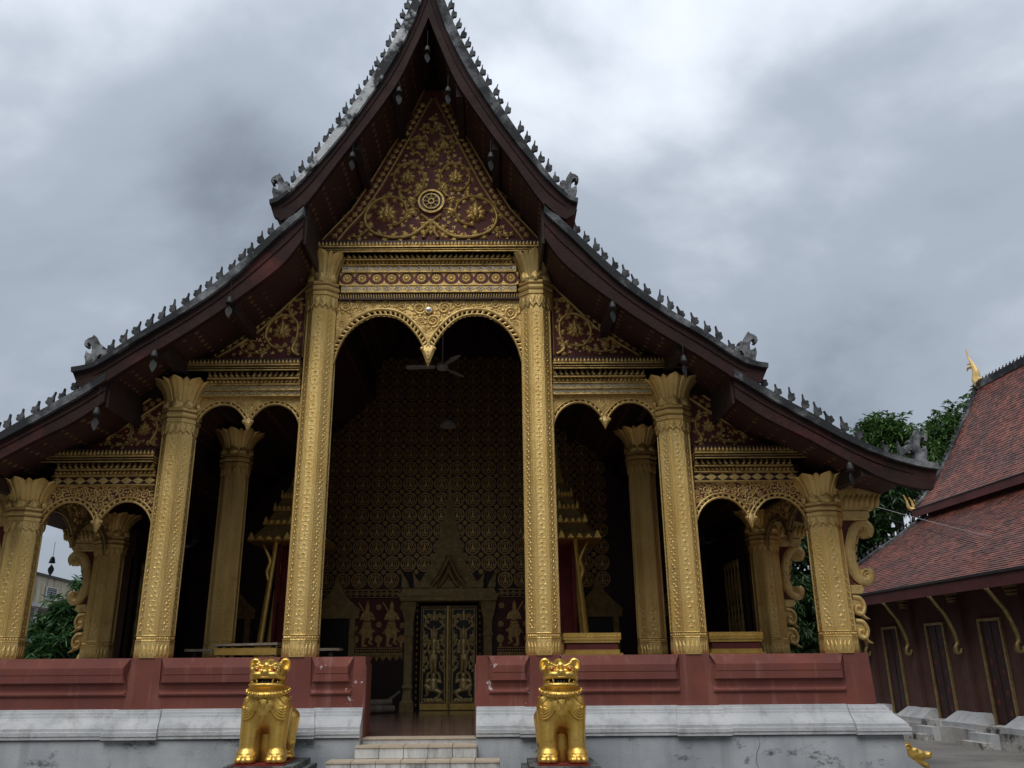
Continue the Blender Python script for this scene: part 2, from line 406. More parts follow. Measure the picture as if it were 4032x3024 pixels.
class MB:
    def __init__(s):
        s.v, s.f = [], []

    def add(s, vs, fs):
        o = len(s.v)
        s.v.extend(vs)
        s.f.extend([tuple(i + o for i in f) for f in fs])
        return s

    def box(s, x0, x1, y0, y1, z0, z1):
        return s.add([(x0, y0, z0), (x1, y0, z0), (x1, y1, z0), (x0, y1, z0), (x0, y0, z1), (x1, y0, z1), (x1, y1, z1), (x0, y1, z1)],
                     [(0, 3, 2, 1), (4, 5, 6, 7), (0, 1, 5, 4), (1, 2, 6, 5), (2, 3, 7, 6), (3, 0, 4, 7)])

    def hexa(s, p):
        return s.add(list(p), [(0, 3, 2, 1), (4, 5, 6, 7), (0, 1, 5, 4), (1, 2, 6, 5), (2, 3, 7, 6), (3, 0, 4, 7)])

    def prism(s, poly, y0, y1, bev=0.0):
        """Polygon in XZ extruded from y0 (front) to y1; bev insets the front edge."""
        n = len(poly)
        a = sum(poly[i][0] * poly[(i + 1) % n][1] - poly[(i + 1) % n][0] * poly[i][1] for i in range(n))
        if a < 0:
            poly = poly[::-1]
        if bev > 0:
            ins = inset(poly, bev)
            vs = [(x, y0, z) for x, z in ins] + [(x, y0 + bev, z) for x, z in poly] + [(x, y1, z) for x, z in poly]
            fs = [tuple(range(n))]
            for i in range(n):
                j = (i + 1) % n
                fs.append((i, n + i, n + j, j))
                fs.append((n + i, 2 * n + i, 2 * n + j, n + j))
            fs.append(tuple(range(3 * n - 1, 2 * n - 1, -1)))
        else:
            vs = [(x, y0, z) for x, z in poly] + [(x, y1, z) for x, z in poly]
            fs = [tuple(range(n)), tuple(range(2 * n - 1, n - 1, -1))]
            for i in range(n):
                j = (i + 1) % n
                fs.append((i, n + i, n + j, j))
        return s.add(vs, fs)

    def lathe(s, prof, n=12, rot=0.0, c=(0, 0, 0), octo=False, caps=True):
        k = 1 / math.cos(PI / n) if octo else 1.0
        vs = []
        for r, z in prof:
            for i in range(n):
                a = rot + 2 * PI * i / n
                vs.append((c[0] + r * k * math.cos(a), c[1] + r * k * math.sin(a), c[2] + z))
        fs = []
        for q in range(len(prof) - 1):
            for i in range(n):
                j = (i + 1) % n
                fs.append((q * n + i, q * n + j, (q + 1) * n + j, (q + 1) * n + i))
        if caps:
            fs.append(tuple(range(n - 1, -1, -1)))
            fs.append(tuple(range((len(prof) - 1) * n, len(prof) * n)))
        return s.add(vs, fs)

    def tube(s, pts, rad, n=6, caps=True):
        pts = [Vector(p) for p in pts]
        m = len(pts)
        if not hasattr(rad, '__len__'):
            rad = [rad] * m
        vs = []
        up = Vector((0.13, 0.21, 1)).normalized()
        for i, p in enumerate(pts):
            t = (pts[min(i + 1, m - 1)] - pts[max(i - 1, 0)]).normalized()
            if abs(t.dot(up)) > 0.97:
                up = Vector((1, 0.1, 0.05)).normalized()
            a = t.cross(up).normalized()
            b = a.cross(t)
            up = b
            for k in range(n):
                q = 2 * PI * k / n
                d = a * math.cos(q) + b * math.sin(q)
                vs.append(tuple(p + d * rad[i]))
        fs = []
        for i in range(m - 1):
            for k in range(n):
                j = (k + 1) % n
                fs.append((i * n + k, i * n + j, (i + 1) * n + j, (i + 1) * n + k))
        if caps:
            fs.append(tuple(range(n - 1, -1, -1)))
            fs.append(tuple(range((m - 1) * n, m * n)))
        return s.add(vs, fs)

    def stroke(s, pts, w, y, h):
        """Half-round relief band along a 2D path in XZ, standing h proud of plane y towards -Y."""
        m = len(pts)
        if not hasattr(w, '__len__'):
            w = [w] * m
        offs = (-0.5, -0.3, 0.0, 0.3, 0.5)
        hh = (0.0, 0.8, 1.0, 0.8, 0.0)
        vs = []
        for i, (x, z) in enumerate(pts):
            a, b = pts[max(i - 1, 0)], pts[min(i + 1, m - 1)]
            tx, tz = b[0] - a[0], b[1] - a[1]
            L = math.hypot(tx, tz) or 1.0
            nx, nz = -tz / L, tx / L
            for o, q in zip(offs, hh):
                vs.append((x + nx * o * w[i], y - h * q * min(1.0, 0.35 + w[i] / max(w)), z + nz * o * w[i]))
        fs = []
        for i in range(m - 1):
            for k in range(4):
                fs.append((i * 5 + k, i * 5 + k + 1, (i + 1) * 5 + k + 1, (i + 1) * 5 + k))
        fs.append((0, 1, 2, 3, 4))
        fs.append(tuple((m - 1) * 5 + k for k in (4, 3, 2, 1, 0)))
        return s.add(vs, fs)

    def dome(s, poly, y, h, inner=0.55, ctr=None):
        """Polygon in XZ on plane y bulging h towards -Y."""
        n = len(poly)
        a = sum(poly[i][0] * poly[(i + 1) % n][1] - poly[(i + 1) % n][0] * poly[i][1] for i in range(n))
        if a < 0:
            poly = poly[::-1]
        cx = ctr[0] if ctr else sum(p[0] for p in poly) / n
        cz = ctr[1] if ctr else sum(p[1] for p in poly) / n
        vs = [(x, y, z) for x, z in poly] + [(cx + (x - cx) * inner, y - h * 0.8, cz + (z - cz) * inner) for x, z in poly] + [(cx, y - h, cz)]
        fs = []
        for i in range(n):
            j = (i + 1) % n
            fs.append((i, j, n + j, n + i))
            fs.append((n + i, n + j, 2 * n))
        return s.add(vs, fs)

    def merge(s, o, M):
        return s.add([tuple(M @ Vector(p)) for p in o.v], o.f)

    def mesh(s, name, smooth=False):
        me = bpy.data.meshes.new(name)
        me.from_pydata(s.v, [], s.f)
        if smooth:
            me.polygons.foreach_set('use_smooth', [True] * len(me.polygons))
        me.validate()
        me.update()
        return me


def inset(poly, d):
    n = len(poly)
    out = []
    for i in range(n):
        p, q, r = poly[i - 1], poly[i], poly[(i + 1) % n]
        e1 = (q[0] - p[0], q[1] - p[1]); e2 = (r[0] - q[0], r[1] - q[1])
        l1 = math.hypot(*e1) or 1; l2 = math.hypot(*e2) or 1
        n1 = (-e1[1] / l1, e1[0] / l1); n2 = (-e2[1] / l2, e2[0] / l2)
        mx, mz = n1[0] + n2[0], n1[1] + n2[1]
        L = math.hypot(mx, mz)
        if L < 0.3:
            out.append(q)
            continue
        k = d / max(0.5, (mx / L * n1[0] + mz / L * n1[1])) / L
        out.append((q[0] + mx * k, q[1] + mz * k))
    return out


def put(name, data, mat, parent=None, M=None, kind=None):
    """Link one mesh object."""
    if isinstance(data, MB):
        data = data.mesh(name)
    if mat and not data.materials:
        data.materials.append(MATS[mat])
    o = bpy.data.objects.new(name, data)
    COL.objects.link(o)
    if parent:
        o.parent = parent
    if M is not None:
        o.matrix_local = M
    if kind:
        o['kind'] = kind
    return o


def thing(name, label, cat, loc=(0, 0, 0), rotz=0.0, group=None):
    o = bpy.data.objects.new(name, None)
    COL.objects.link(o)
    o.empty_display_size = 0.2
    o.location = loc
    o.rotation_euler = (0, 0, rotz)
    return tag(o, label, cat, group)


def tag(o, label, cat, group=None, kind=None):
    o['label'] = label
    o['category'] = cat
    if group:
        o['group'] = group
    if kind:
        o['kind'] = kind
    return o


def T(x=0, y=0, z=0):
    return Matrix.Translation((x, y, z))


def RY(a):
    return Matrix.Rotation(a, 4, 'Y')


def RZ(a):
    return Matrix.Rotation(a, 4, 'Z')


def S(x, y=None, z=None):
    if y is None:
        y = z = x
    return Matrix.Diagonal((x, y, z, 1))


def smooth_path(ctrl, per=8):
    pts = []
    n = len(ctrl)
    for i in range(n - 1):
        p0, p1, p2, p3 = ctrl[max(i - 1, 0)], ctrl[i], ctrl[i + 1], ctrl[min(i + 2, n - 1)]
        for k in range(per):
            t = k / per
            pts.append(tuple(0.5 * ((2 * b) + (-a + c) * t + (2 * a - 5 * b + 4 * c - d) * t * t + (-a + 3 * b - 3 * c + d) * t ** 3)
                             for a, b, c, d in zip(p0, p1, p2, p3)))
    pts.append(tuple(ctrl[-1]))
    return pts


def interp(poly, x):
    for (x0, z0), (x1, z1) in zip(poly, poly[1:]):
        if x0 <= x <= x1:
            return z0 + (z1 - z0) * (x - x0) / (x1 - x0 or 1)
    return poly[0][1] if x < poly[0][0] else poly[-1][1]


def lift(z, y):
    """Heights were surveyed on the plane y = 0; this moves one to the plane y it really sits on."""
    return 1.6 + (z - 1.6) * (12.0 + y) / 12.0


def surface_nets(fn, lo, hi, step):
    """Isosurface of a signed distance function as one quad mesh."""
    lo = np.array(lo); hi = np.array(hi)
    n = np.ceil((hi - lo) / step).astype(int) + 1
    ax = [lo[i] + step * np.arange(n[i]) for i in range(3)]
    X, Y, Z = np.meshgrid(*ax, indexing='ij')
    d = fn(X, Y, Z)
    sg = d < 0
    c = [n[i] - 1 for i in range(3)]
    cnt = np.zeros(c); acc = np.zeros((*c, 3))
    base = np.stack(np.meshgrid(*[np.arange(k) for k in c], indexing='ij'), -1).astype(float)
    corners = [(i, j, k) for i in (0, 1) for j in (0, 1) for k in (0, 1)]

    def sl(o):
        return tuple(slice(o[i], o[i] + c[i]) for i in range(3))
    for a in corners:
        for axn in range(3):
            if a[axn] == 1:
                continue
            b = list(a); b[axn] = 1
            da, db = d[sl(a)], d[sl(b)]
            m = (da < 0) != (db < 0)
            t = np.where(m, da / np.where(m, da - db, 1), 0)
            cnt += m
            for q in range(3):
                acc[..., q] += np.where(m, a[q] + (t if q == axn else 0), 0)
    act = cnt > 0
    idx = -np.ones(c, int)
    idx[act] = np.arange(act.sum())
    V = (base[act] + acc[act] / cnt[act][:, None]) * step + lo
    F = []
    for axn in range(3):
        o1, o2 = [(1, 2), (2, 0), (0, 1)][axn]
        s0 = [slice(1, -1)] * 3; s1 = [slice(1, -1)] * 3
        s0[axn] = slice(0, n[axn] - 1); s1[axn] = slice(1, n[axn])
        A, B = sg[tuple(s0)], sg[tuple(s1)]
        m = A != B
        P = np.argwhere(m)
        if not len(P):
            continue
        P[:, o1] += 1; P[:, o2] += 1
        flip = A[m]
        q = []
        for du, dv in ((-1, -1), (0, -1), (0, 0), (-1, 0)):
            r = P.copy(); r[:, o1] += du; r[:, o2] += dv
            q.append(idx[r[:, 0], r[:, 1], r[:, 2]])
        q = np.stack(q, 1)
        q[~flip] = q[~flip][:, ::-1]
        F.append(q)
    F = np.concatenate(F)
    F = F[(F >= 0).all(1)]
    return V, F


def mesh_np(name, V, F, smooth=True):
    me = bpy.data.meshes.new(name)
    me.from_pydata(V.tolist(), [], F.tolist())
    if smooth:
        me.polygons.foreach_set('use_smooth', [True] * len(me.polygons))
    me.update()
    return me


def sd_cap(X, Y, Z, a, b, r1, r2):
    a = np.array(a, float); b = np.array(b, float)
    ab = b - a
    t = ((X - a[0]) * ab[0] + (Y - a[1]) * ab[1] + (Z - a[2]) * ab[2]) / (ab @ ab)
    t = np.clip(t, 0, 1)
    return np.sqrt((X - a[0] - t * ab[0]) ** 2 + (Y - a[1] - t * ab[1]) ** 2 + (Z - a[2] - t * ab[2]) ** 2) - (r1 + (r2 - r1) * t)


def sd_ell(X, Y, Z, c, r):
    k0 = np.sqrt(((X - c[0]) / r[0]) ** 2 + ((Y - c[1]) / r[1]) ** 2 + ((Z - c[2]) / r[2]) ** 2)
    return (k0 - 1) * min(r)


def smin(a, b, k):
    h = np.clip(0.5 + 0.5 * (b - a) / k, 0, 1)
    return b + (a - b) * h - k * h * (1 - h)


def smax(a, b, k):
    return -smin(-a, -b, k)


def mask_mesh(name, fn, x0, x1, z0, z1, step):
    """Flat sheet in XZ made of the grid cells whose centre satisfies fn(X, Z)."""
    nx, nz = int(round((x1 - x0) / step)), int(round((z1 - z0) / step))
    gx = x0 + (np.arange(nx) + 0.5) * step
    gz = z0 + (np.arange(nz) + 0.5) * step
    X, Z = np.meshgrid(gx, gz, indexing='ij')
    m = fn(X, Z)
    ids = {}
    V, F = [], []

    def vid(i, k):
        if (i, k) not in ids:
            ids[(i, k)] = len(V)
            V.append((x0 + i * step, 0.0, z0 + k * step))
        return ids[(i, k)]
    for i, k in np.argwhere(m):
        F.append((vid(i, k), vid(i + 1, k), vid(i + 1, k + 1), vid(i, k + 1)))
    me = bpy.data.meshes.new(name)
    me.from_pydata(V, [], F)
    me.update()
    return me


def cap2(X, Z, a, b, r1, r2=None):
    r2 = r1 if r2 is None else r2
    ax, az = a; bx, bz = b
    dx, dz = bx - ax, bz - az
    t = np.clip(((X - ax) * dx + (Z - az) * dz) / (dx * dx + dz * dz + 1e-9), 0, 1)
    return np.hypot(X - ax - t * dx, Z - az - t * dz) - (r1 + (r2 - r1) * t)

# ------------------------------------------------------------------ setting
g = MB().box(-400, 400, -60, 700, -0.3, 0.0)
go = put('ground', g, 'ground_concrete')
go['kind'] = 'structure'

# ------------------------------------------------------------------ temple
TEMPLE = thing('temple', 'tall gilded temple with three-tiered red gable roof and gold columns', 'temple')
FL = 0.70          # porch floor
PT = 1.712         # parapet top
X1, X2, X3 = 1.666, 3.674, 5.734
Y2 = 2.8           # second row of columns
YW = 6.45          # hall front wall

fl = MB().box(-6.0, 6.0, -0.22, YW + 8, 0.35, FL)
floor_o = put('porch_floor', fl, 'floor_tile', TEMPLE)


def run(mb, A, B, prof, mA, mB):
    """Moulding of profile (p, z) along A->B, p measured outwards (to the right-hand side of A->B); ends mitred by mA, mB times p."""
    ux, uy = B[0] - A[0], B[1] - A[1]
    L = math.hypot(ux, uy)
    ux, uy = ux / L, uy / L
    nx, ny = uy, -ux
    n = len(prof)
    vs = []
    for p, z in prof:
        vs.append((A[0] + nx * p - ux * p * mA, A[1] + ny * p - uy * p * mA, z))
        vs.append((B[0] + nx * p + ux * p * mB, B[1] + ny * p + uy * p * mB, z))
    fs = [(2 * i, 2 * i + 1, 2 * i + 3, 2 * i + 2) for i in range(n - 1)]
    # back faces close the solid
    k = len(vs)
    d = 0.3
    for z in (prof[-1][1], prof[0][1]):
        vs.append((A[0] - nx * d, A[1] - ny * d, z))
        vs.append((B[0] - nx * d, B[1] - ny * d, z))
    fs += [(2 * n - 2, 2 * n - 1, k + 1, k), (k, k + 1, k + 3, k + 2), (k + 2, k + 3, 1, 0)]
    fs.append(tuple(2 * i for i in range(n)) + (k, k + 2))
    fs.append(tuple(2 * i + 1 for i in range(n - 1, -1, -1)) + (k + 3, k + 1))
    return mb.add(vs, fs)


PANEL = [(0.0, PT), (0.012, 1.703), (0.066, 1.60), (0.072, 1.588), (0.072, 1.505), (0.066, 1.497), (0.066, 1.405), (0.030, 1.395), (0.022, 1.36), (0.012, 1.31),
         (0.016, 1.285), (0.036, 1.272), (0.040, 1.256), (0.032, 1.24), (0.012, 1.235), (0.008, 1.22), (0.006, 1.09), (0.006, 1.06)]
BASE = [(0.02, 1.075), (0.05, 1.07), (0.055, 1.045), (0.075, 1.04), (0.08, 1.005), (0.10, 1.0), (0.105, 0.975), (0.125, 0.95), (0.165, 0.915), (0.20, 0.885),
        (0.215, 0.86), (0.235, 0.855), (0.235, 0.815), (0.255, 0.81), (0.255, 0.765), (0.245, 0.755), (0.245, 0.725), (0.215, 0.72)]
BASE2 = [(p + 0.045, z - 0.006) for p, z in BASE]
WALL = [(0.20, 0.72), (0.215, 0.70), (0.225, 0.5), (0.235, 0.0)]
YB = -0.22
xe = 6.02


def block(cx, w, y0=YB):
    m = MB()
    m.hexa([(cx - w / 2 - .02, y0 - .010, 1.05), (cx + w / 2 + .02, y0 - .010, 1.05), (cx + w / 2 + .02, 0.26, 1.05), (cx - w / 2 - .02, .26, 1.05),
            (cx - w / 2, y0, PT + .004), (cx + w / 2, y0, PT + .004), (cx + w / 2, .26, PT + .004), (cx - w / 2, .26, PT + .004)])
    return m


par_core = MB().box(-xe, -0.74, YB + 0.02, 0.26, FL, PT - .012)
par = put('parapet', par_core, 'red_paint', TEMPLE)
par_core2 = MB().box(0.75, xe, YB + 0.02, 0.26, FL, PT - .012)
par2 = put('parapet', par_core2, 'red_chipped', TEMPLE)
bw = 0.40
for sgn, pp in ((-1, par), (1, par2)):
    inner = -0.74 if sgn < 0 else 0.75
    for cx in (X1, X2):
        put('pilaster_block', block(sgn * cx, bw), 'red_paint', pp)
    put('pilaster_block', block(sgn * (xe - 0.17), 0.34), 'red_paint', pp)
    put('end_block', block(inner + sgn * 0.075, 0.15, YB + .012), 'red_chipped', pp)
    segs = [(abs(inner) + 0.15, X1 - bw / 2), (X1 + bw / 2, X2 - bw / 2), (X2 + bw / 2, xe - 0.34)]
    for a, b in segs:
        A, B = ((a, YB), (b, YB)) if sgn > 0 else ((-b, YB), (-a, YB))
        put('moulded_panel', run(MB(), A, B, PANEL, -1, -1), 'red_paint' if a > 1 else 'red_chipped', pp)
    # side returns of the parapet
    sx = sgn * xe
    put('side_parapet', MB().box(min(sx, sx - sgn * .34), max(sx, sx - sgn * .34), 0.262, YW, FL, PT - .02), 'red_paint', pp)
# the white moulded base and the grey foot below it
plinth = put('plinth', MB().box(-xe, -0.74, YB + .03, 0.2, 0.0, 1.06), 'plinth_grey', TEMPLE)
plinth2 = put('plinth', MB().box(0.75, xe, YB + .03, 0.2, 0.0, 1.06), 'plinth_grey', TEMPLE)
for sgn, pl in ((-1, plinth), (1, plinth2)):
    inner = -0.74 if sgn < 0 else 0.75
    edges = [abs(inner), X1 - bw / 2 - .08, X1 + bw / 2 + .08, X2 - bw / 2 - .08, X2 + bw / 2 + .08, xe - .40, xe]
    for i, (a, b) in enumerate(zip(edges, edges[1:])):
        pil = i % 2 == 1 or i == 5
        A, B = ((a, YB), (b, YB)) if sgn > 0 else ((-b, YB), (-a, YB))
        last = i == 5
        mA = (1 if (sgn < 0 and last) else 0.0)
        mB = (1 if (sgn > 0 and last) else 0.0)
        if pil and not last:
            mA = mB = 0.25
        put('base_moulding', run(MB(), A, B, BASE2 if pil else BASE, mA, mB), 'plaster_white', pl)
    A, B = ((abs(inner), YB), (xe, YB)) if sgn > 0 else ((-xe, YB), (inner, YB))
    put('foot_wall', run(MB(), A, B, WALL, 1 if sgn < 0 else 0, 1 if sgn > 0 else 0), 'plinth_grey', pl)
    A, B = ((xe, YB), (xe, YW + 8)) if sgn > 0 else ((-xe, YW + 8), (-xe, YB))
    put('side_base_moulding', run(MB(), A, B, BASE2, 0 if sgn < 0 else 1, 1 if sgn < 0 else 0), 'plaster_white', pl)
    put('side_foot_wall', run(MB(), A, B, WALL, 0 if sgn < 0 else 1, 1 if sgn < 0 else 0), 'plinth_grey', pl)

# red jambs of the stair opening
for sx, s in ((-0.74, 1), (0.75, -1)):
    put('stair_jamb', MB().box(min(sx, sx + s * .02), max(sx, sx + s * .02), YB - .005, 0.27, FL - .02, PT - .10), 'red_paint', par if s > 0 else par2)

# steps
stair = put('stair', MB().box(-0.735, 0.745, YB - .012, -0.15, 0.0, FL - .012), 'plaster_white', TEMPLE)
put('threshold', MB().box(-0.735, 0.745, YB - .03, 0.0, FL - .012, FL + .006), 'step_nosing', stair)
random.seed(3)
for k, (zt, yf, xa, xb, yb) in enumerate([(0.635, -0.60, -0.775, 0.765, -0.24), (0.49, -0.92, -1.07, 1.05, -0.60), (0.335, -1.22, -1.10, 1.08, -0.92), (0.165, -1.52, -1.12, 1.10, -1.22)]):
    st = put('step', MB().box(xa, xb, yf + .012, yb, 0.0, zt - .022), 'stone_mossy', stair)
    zb = 0.0 if k == 3 else [0.49, 0.335, 0.165][k]
    n = 5 if k == 0 else 7
    w = (xb - xa) / n
    for i in range(n):
        x0, x1 = xa + i * w + .004, xa + (i + 1) * w - .004
        put('riser_tile', MB().box(x0, x1, yf, yf + .011, zb + .004, zt - .024), 'step_tile', stair)
        put('tread_tile', MB().box(x0, x1, yf - .012, yb + .004, zt - .021, zt + random.uniform(-.002, .002)), 'step_nosing', stair)

# ------------------------------------------------------------------ columns
R0 = 0.228
OCT = PI / 8


def facet(a, r):
    return RZ(a + PI / 2) @ T(0, -r, 0)


def diamond(hx, hz, cx=0, cz=0):
    return [(cx, cz - hz), (cx + hx, cz), (cx, cz + hz), (cx - hx, cz)]


def rosette_poly(r, n, inner=0.72, cx=0, cz=0):
    return [(cx + (r if i % 2 == 0 else r * inner) * math.cos(PI * i / n), cz + (r if i % 2 == 0 else r * inner) * math.sin(PI * i / n)) for i in range(2 * n)]


def column_kit(zt, zcb, zcol, zneck, hc):
    kit = {}
    z0 = PT
    sh = MB().lathe([(R0, z0), (R0 - .008, zcol)], 8, OCT, octo=True)
    kit['shaft'] = sh.mesh('column')
    rel = MB()
    for q in range(5):
        a = -PI + q * PI / 4
        strip = MB()

        def rr(z):
            return R0 - .008 * (z - z0) / (zcol - z0)
        zs, ze = z0 + .30, zneck - .01
        F = facet(a, 0)
        for x, w, h in ((-.083, .020, .012), (.083, .020, .012), (-.062, .009, .008), (.062, .009, .008)):
            strip.stroke([(x, zs), (x * .97, ze)], w, 0, h)
        # twisted rope along the outer ribs
        z = zs + .02
        k = 0
        while z < ze - .06:
            if q % 2 == 0:
                strip.dome(rosette_poly(.042, 4, .5, 0, z + .04), .002, .011)
                strip.dome(rosette_poly(.016, 4, .6, 0, z + .04), -.006, .008)
                for sx in (-1, 1):
                    strip.dome([(sx * .012, z + .085), (sx * .05, z + .065), (sx * .046, z + .10), (sx * .052, z + .125), (sx * .016, z + .112)], .002, .009)
                strip.dome(diamond(.014, .024, 0, z + .104), .002, .010)
                z += .128
            else:
                strip.dome(rosette_poly(.036, 4, .42, 0, z + .04), .002, .011)
                strip.dome(diamond(.011, .013, 0, z + .04), -.006, .008)
                for sx in (-1, 1):
                    strip.dome([(sx * .010, z + .082), (sx * .030, z + .064), (sx * .054, z + .060), (sx * .044, z + .082), (sx * .054, z + .104), (sx * .030, z + .100)], .002, .010)
                    strip.dome(diamond(.010, .014, sx * .048, z + .034), .002, .008)
                z += .088
            k += 1
        # lotus skirt at the foot
        for x in (-.058, 0, .058):
            strip.dome([(x - .026, z0 + .02), (x + .026, z0 + .02), (x + .028, z0 + .12), (x, z0 + .19), (x - .028, z0 + .12)], -.012, .014)
        strip.stroke([(-.10, z0 + .225), (.10, z0 + .225)], .018, -.006, .012)
        strip.stroke([(-.10, z0 + .29), (.10, z0 + .29)], .018, -.002, .014)
        for i in range(5):
            strip.dome(diamond(.017, .022, -.07 + i * .035, z0 + .257), -.002, .012)
        vs = []
        for x, y, z in strip.v:
            vs.append(tuple(F @ Vector((x, y * .8 - rr(z) + .001, z))))
        rel.add(vs, strip.f)
    kit['relief'] = rel.mesh('shaft_relief')
    kit['skirt'] = MB().lathe([(R0 + .006, z0 + .002), (R0 + .010, z0 + .03), (R0 + .008, z0 + .215), (R0 + .001, z0 + .222)], 8, OCT, octo=True).mesh('skirt')
    h = zcb - zcol
    prof = [(.235, -.02), (.262, .02), (.264, .26), (.246, .30), (.246, .38), (.258, .42), (.272, .50), (.272, .66), (.258, .72), (.246, .76), (.246, .84), (.262, .90), (.262, 1.04)]
    kit['collar'] = MB().lathe([(r, zcol + t * h) for r, t in prof], 8, OCT, octo=True).mesh('collar')
    kit['band'] = MB().lathe([(.249, zcol + .32 * h), (.249, zcol + .365 * h)], 8, OCT, octo=True).lathe([(.249, zcol + .775 * h), (.249, zcol + .825 * h)], 8, OCT, octo=True).mesh('red_band')
    H = zt - zcb
    kit['core'] = MB().lathe([(.195, zcb - .02), (.180, zcb + .3 * H), (.185, zcb + .7 * H), (hc * .62, zcb + H * .88), (hc * .56, zcb + H * .92)], 16, 0).mesh('capital')

    def leaf(rout, top, wid, back):
        """Long lotus blade, folded along its middle, flaring out and curling over at the tip."""
        m = MB()
        nu, nv = 8, 12
        for i in range(nv + 1):
            t = i / nv
            rad = .205 + (rout - .205) * (.22 * t + .78 * t ** 2.6) - back
            z = zcb + H * top * (t - .55 * max(0, t - .90) ** 1.2)
            hw = (.066 + .062 * t) * wid
            if t > .80:
                hw *= math.sqrt(max(0.03, 1 - ((t - .80) / .205) ** 2))
            for j in range(nu + 1):
                s_ = -1 + 2 * j / nu
                fold = .040 * (1 - abs(s_) ** 1.6) - .018 * math.exp(-(s_ / .16) ** 2)
                m.v.append((s_ * hw, -(rad + fold), z))
        for i in range(nv):
            for j in range(nu):
                a = i * (nu + 1) + j
                m.f.append((a, a + 1, a + nu + 2, a + nu + 1))
        return m
    kit['leaf'] = leaf(hc, 1.0, .92, 0).mesh('capital_leaf', True)
    kit['leaf2'] = leaf(hc * .97, .97, .55, .006).mesh('capital_leaf', True)
    b = MB()
    bh = .40 * H
    b.dome([(-.06, 0), (.06, 0), (.092, bh * .30), (.080, bh * .58), (.035, bh * .82), (0, bh), (-.035, bh * .82), (-.080, bh * .58), (-.092, bh * .30)], 0, .045, .6)
    b.dome([(-.03, bh * .05), (.03, bh * .05), (.05, bh * .3), (.03, bh * .55), (0, bh * .75), (-.03, bh * .55), (-.05, bh * .3)], -.036, .02, .6)
    kit['bud'] = b.mesh('capital_petal')
    p = MB()
    ph = zcol - zneck
    p.dome([(-.066, 0), (-.066, -.40 * ph), (-.050, -.70 * ph), (-.022, -.86 * ph), (0, -ph), (.022, -.86 * ph), (.050, -.70 * ph), (.066, -.40 * ph), (.066, 0)], 0, .020, .86)
    p.dome([(-.042, -.02), (-.040, -.38 * ph), (-.022, -.62 * ph), (0, -.76 * ph), (.022, -.62 * ph), (.040, -.38 * ph), (.042, -.02)], -.012, .016, .6)
    kit['petal'] = p.mesh('hanging_petal')
    kit['z'] = (zt, zcb, zcol, zneck)
    return kit


KITS = {1: column_kit(7.74, 7.25, 7.03, 6.80, 0.43), 2: column_kit(5.67, 5.21, 5.00, 4.82, 0.45), 3: column_kit(4.17, 3.75, 3.57, 3.41, 0.45)}


def column(kind, x, y, mat='gold_column'):
    k = KITS[kind]
    zt, zcb, zcol, zneck = k['z']
    c = put('column', k['shaft'], mat, TEMPLE, T(x, y, 0))
    put('shaft_relief', k['relief'], mat, c, kind='stuff')
    put('skirt', k['skirt'], mat, c)
    put('collar', k['collar'], mat, c)
    put('red_band', k['band'], 'red_field', c)
    put('capital', k['core'], 'red_field', c)
    for q in range(8):
        a = q * PI / 4
        put('capital_leaf', k['leaf'], mat, c, RZ(a))
        put('capital_leaf', k['leaf2'], mat, c, RZ(a + PI / 8))
        put('capital_petal', k['bud'], mat, c, RZ(a) @ T(0, -.243, zcb - .004))
    for q in range(5):
        a = -PI + q * PI / 4
        for s_ in (-.0485, .0485):
            put('hanging_petal', k['petal'], mat, c, RZ(a + PI / 2) @ T(s_, -.229, zcol + .01))
    return c


for s_ in (-1, 1):
    column(1, s_ * X1, 0)
    column(2, s_ * X2, 0)
    column(3, s_ * X3, 0)
    column(2, s_ * X2, Y2)
    column(3, s_ * X3, Y2)

# ------------------------------------------------------------------ ornament motifs (unit size, in XZ, proud towards -Y)


def leaf_poly(L, W, lobes=3, ang=0.0, x=0.0, z=0.0, n=18):
    out = []
    for i in range(n + 1):
        t = i / n
        w = W * math.sin(PI * min(1, t ** .75)) * (1 + .22 * math.cos(2 * PI * lobes * t))
        out.append((w, L * t))
    pts = out + [(-a, b) for a, b in out[-2:0:-1]]
    c, s_ = math.cos(ang), math.sin(ang)
    return [(x + a * c - b * s_, z + a * s_ + b * c) for a, b in pts]


def m_scroll():
    """Leafy spiral filling a unit circle."""
    m = MB()
    pts, ws = [], []
    for i in range(34):
        t = i / 33
        a = 2 * PI * 1.7 * t
        r = .78 - .60 * t
        pts.append((r * math.cos(a), r * math.sin(a)))
        ws.append(.38 - .14 * t)
    m.stroke(pts, ws, 0, .20)
    m.dome(rosette_poly(.20, 5, .8), 0, .26)
    for i in range(9):
        a = 2 * PI * i / 9 + .2
        m.dome([(math.cos(a) * .78 - math.sin(a) * u + math.cos(a) * v, math.sin(a) * .78 + math.cos(a) * u + math.sin(a) * v)
                for u, v in ((-.26, 0), (-.16, .22), (.07, .42), (.20, .28), (.26, 0), (0, -.14))], 0, .15)
    return m


def m_leaf():
    m = MB()
    m.dome(leaf_poly(1.0, .34, 3, 0), 0, .16, .5)
    m.stroke([(0, 0), (0, .5), (.04, .92)], [.10, .08, .03], -.10, .10)
    return m


def m_sprig():
    m = MB()
    for a, L in ((0, 1.0), (.95, .75), (-.95, .75)):
        m.dome(leaf_poly(L, .26 * L, 2, a, 0, 0, 12), 0, .15, .5)
    return m


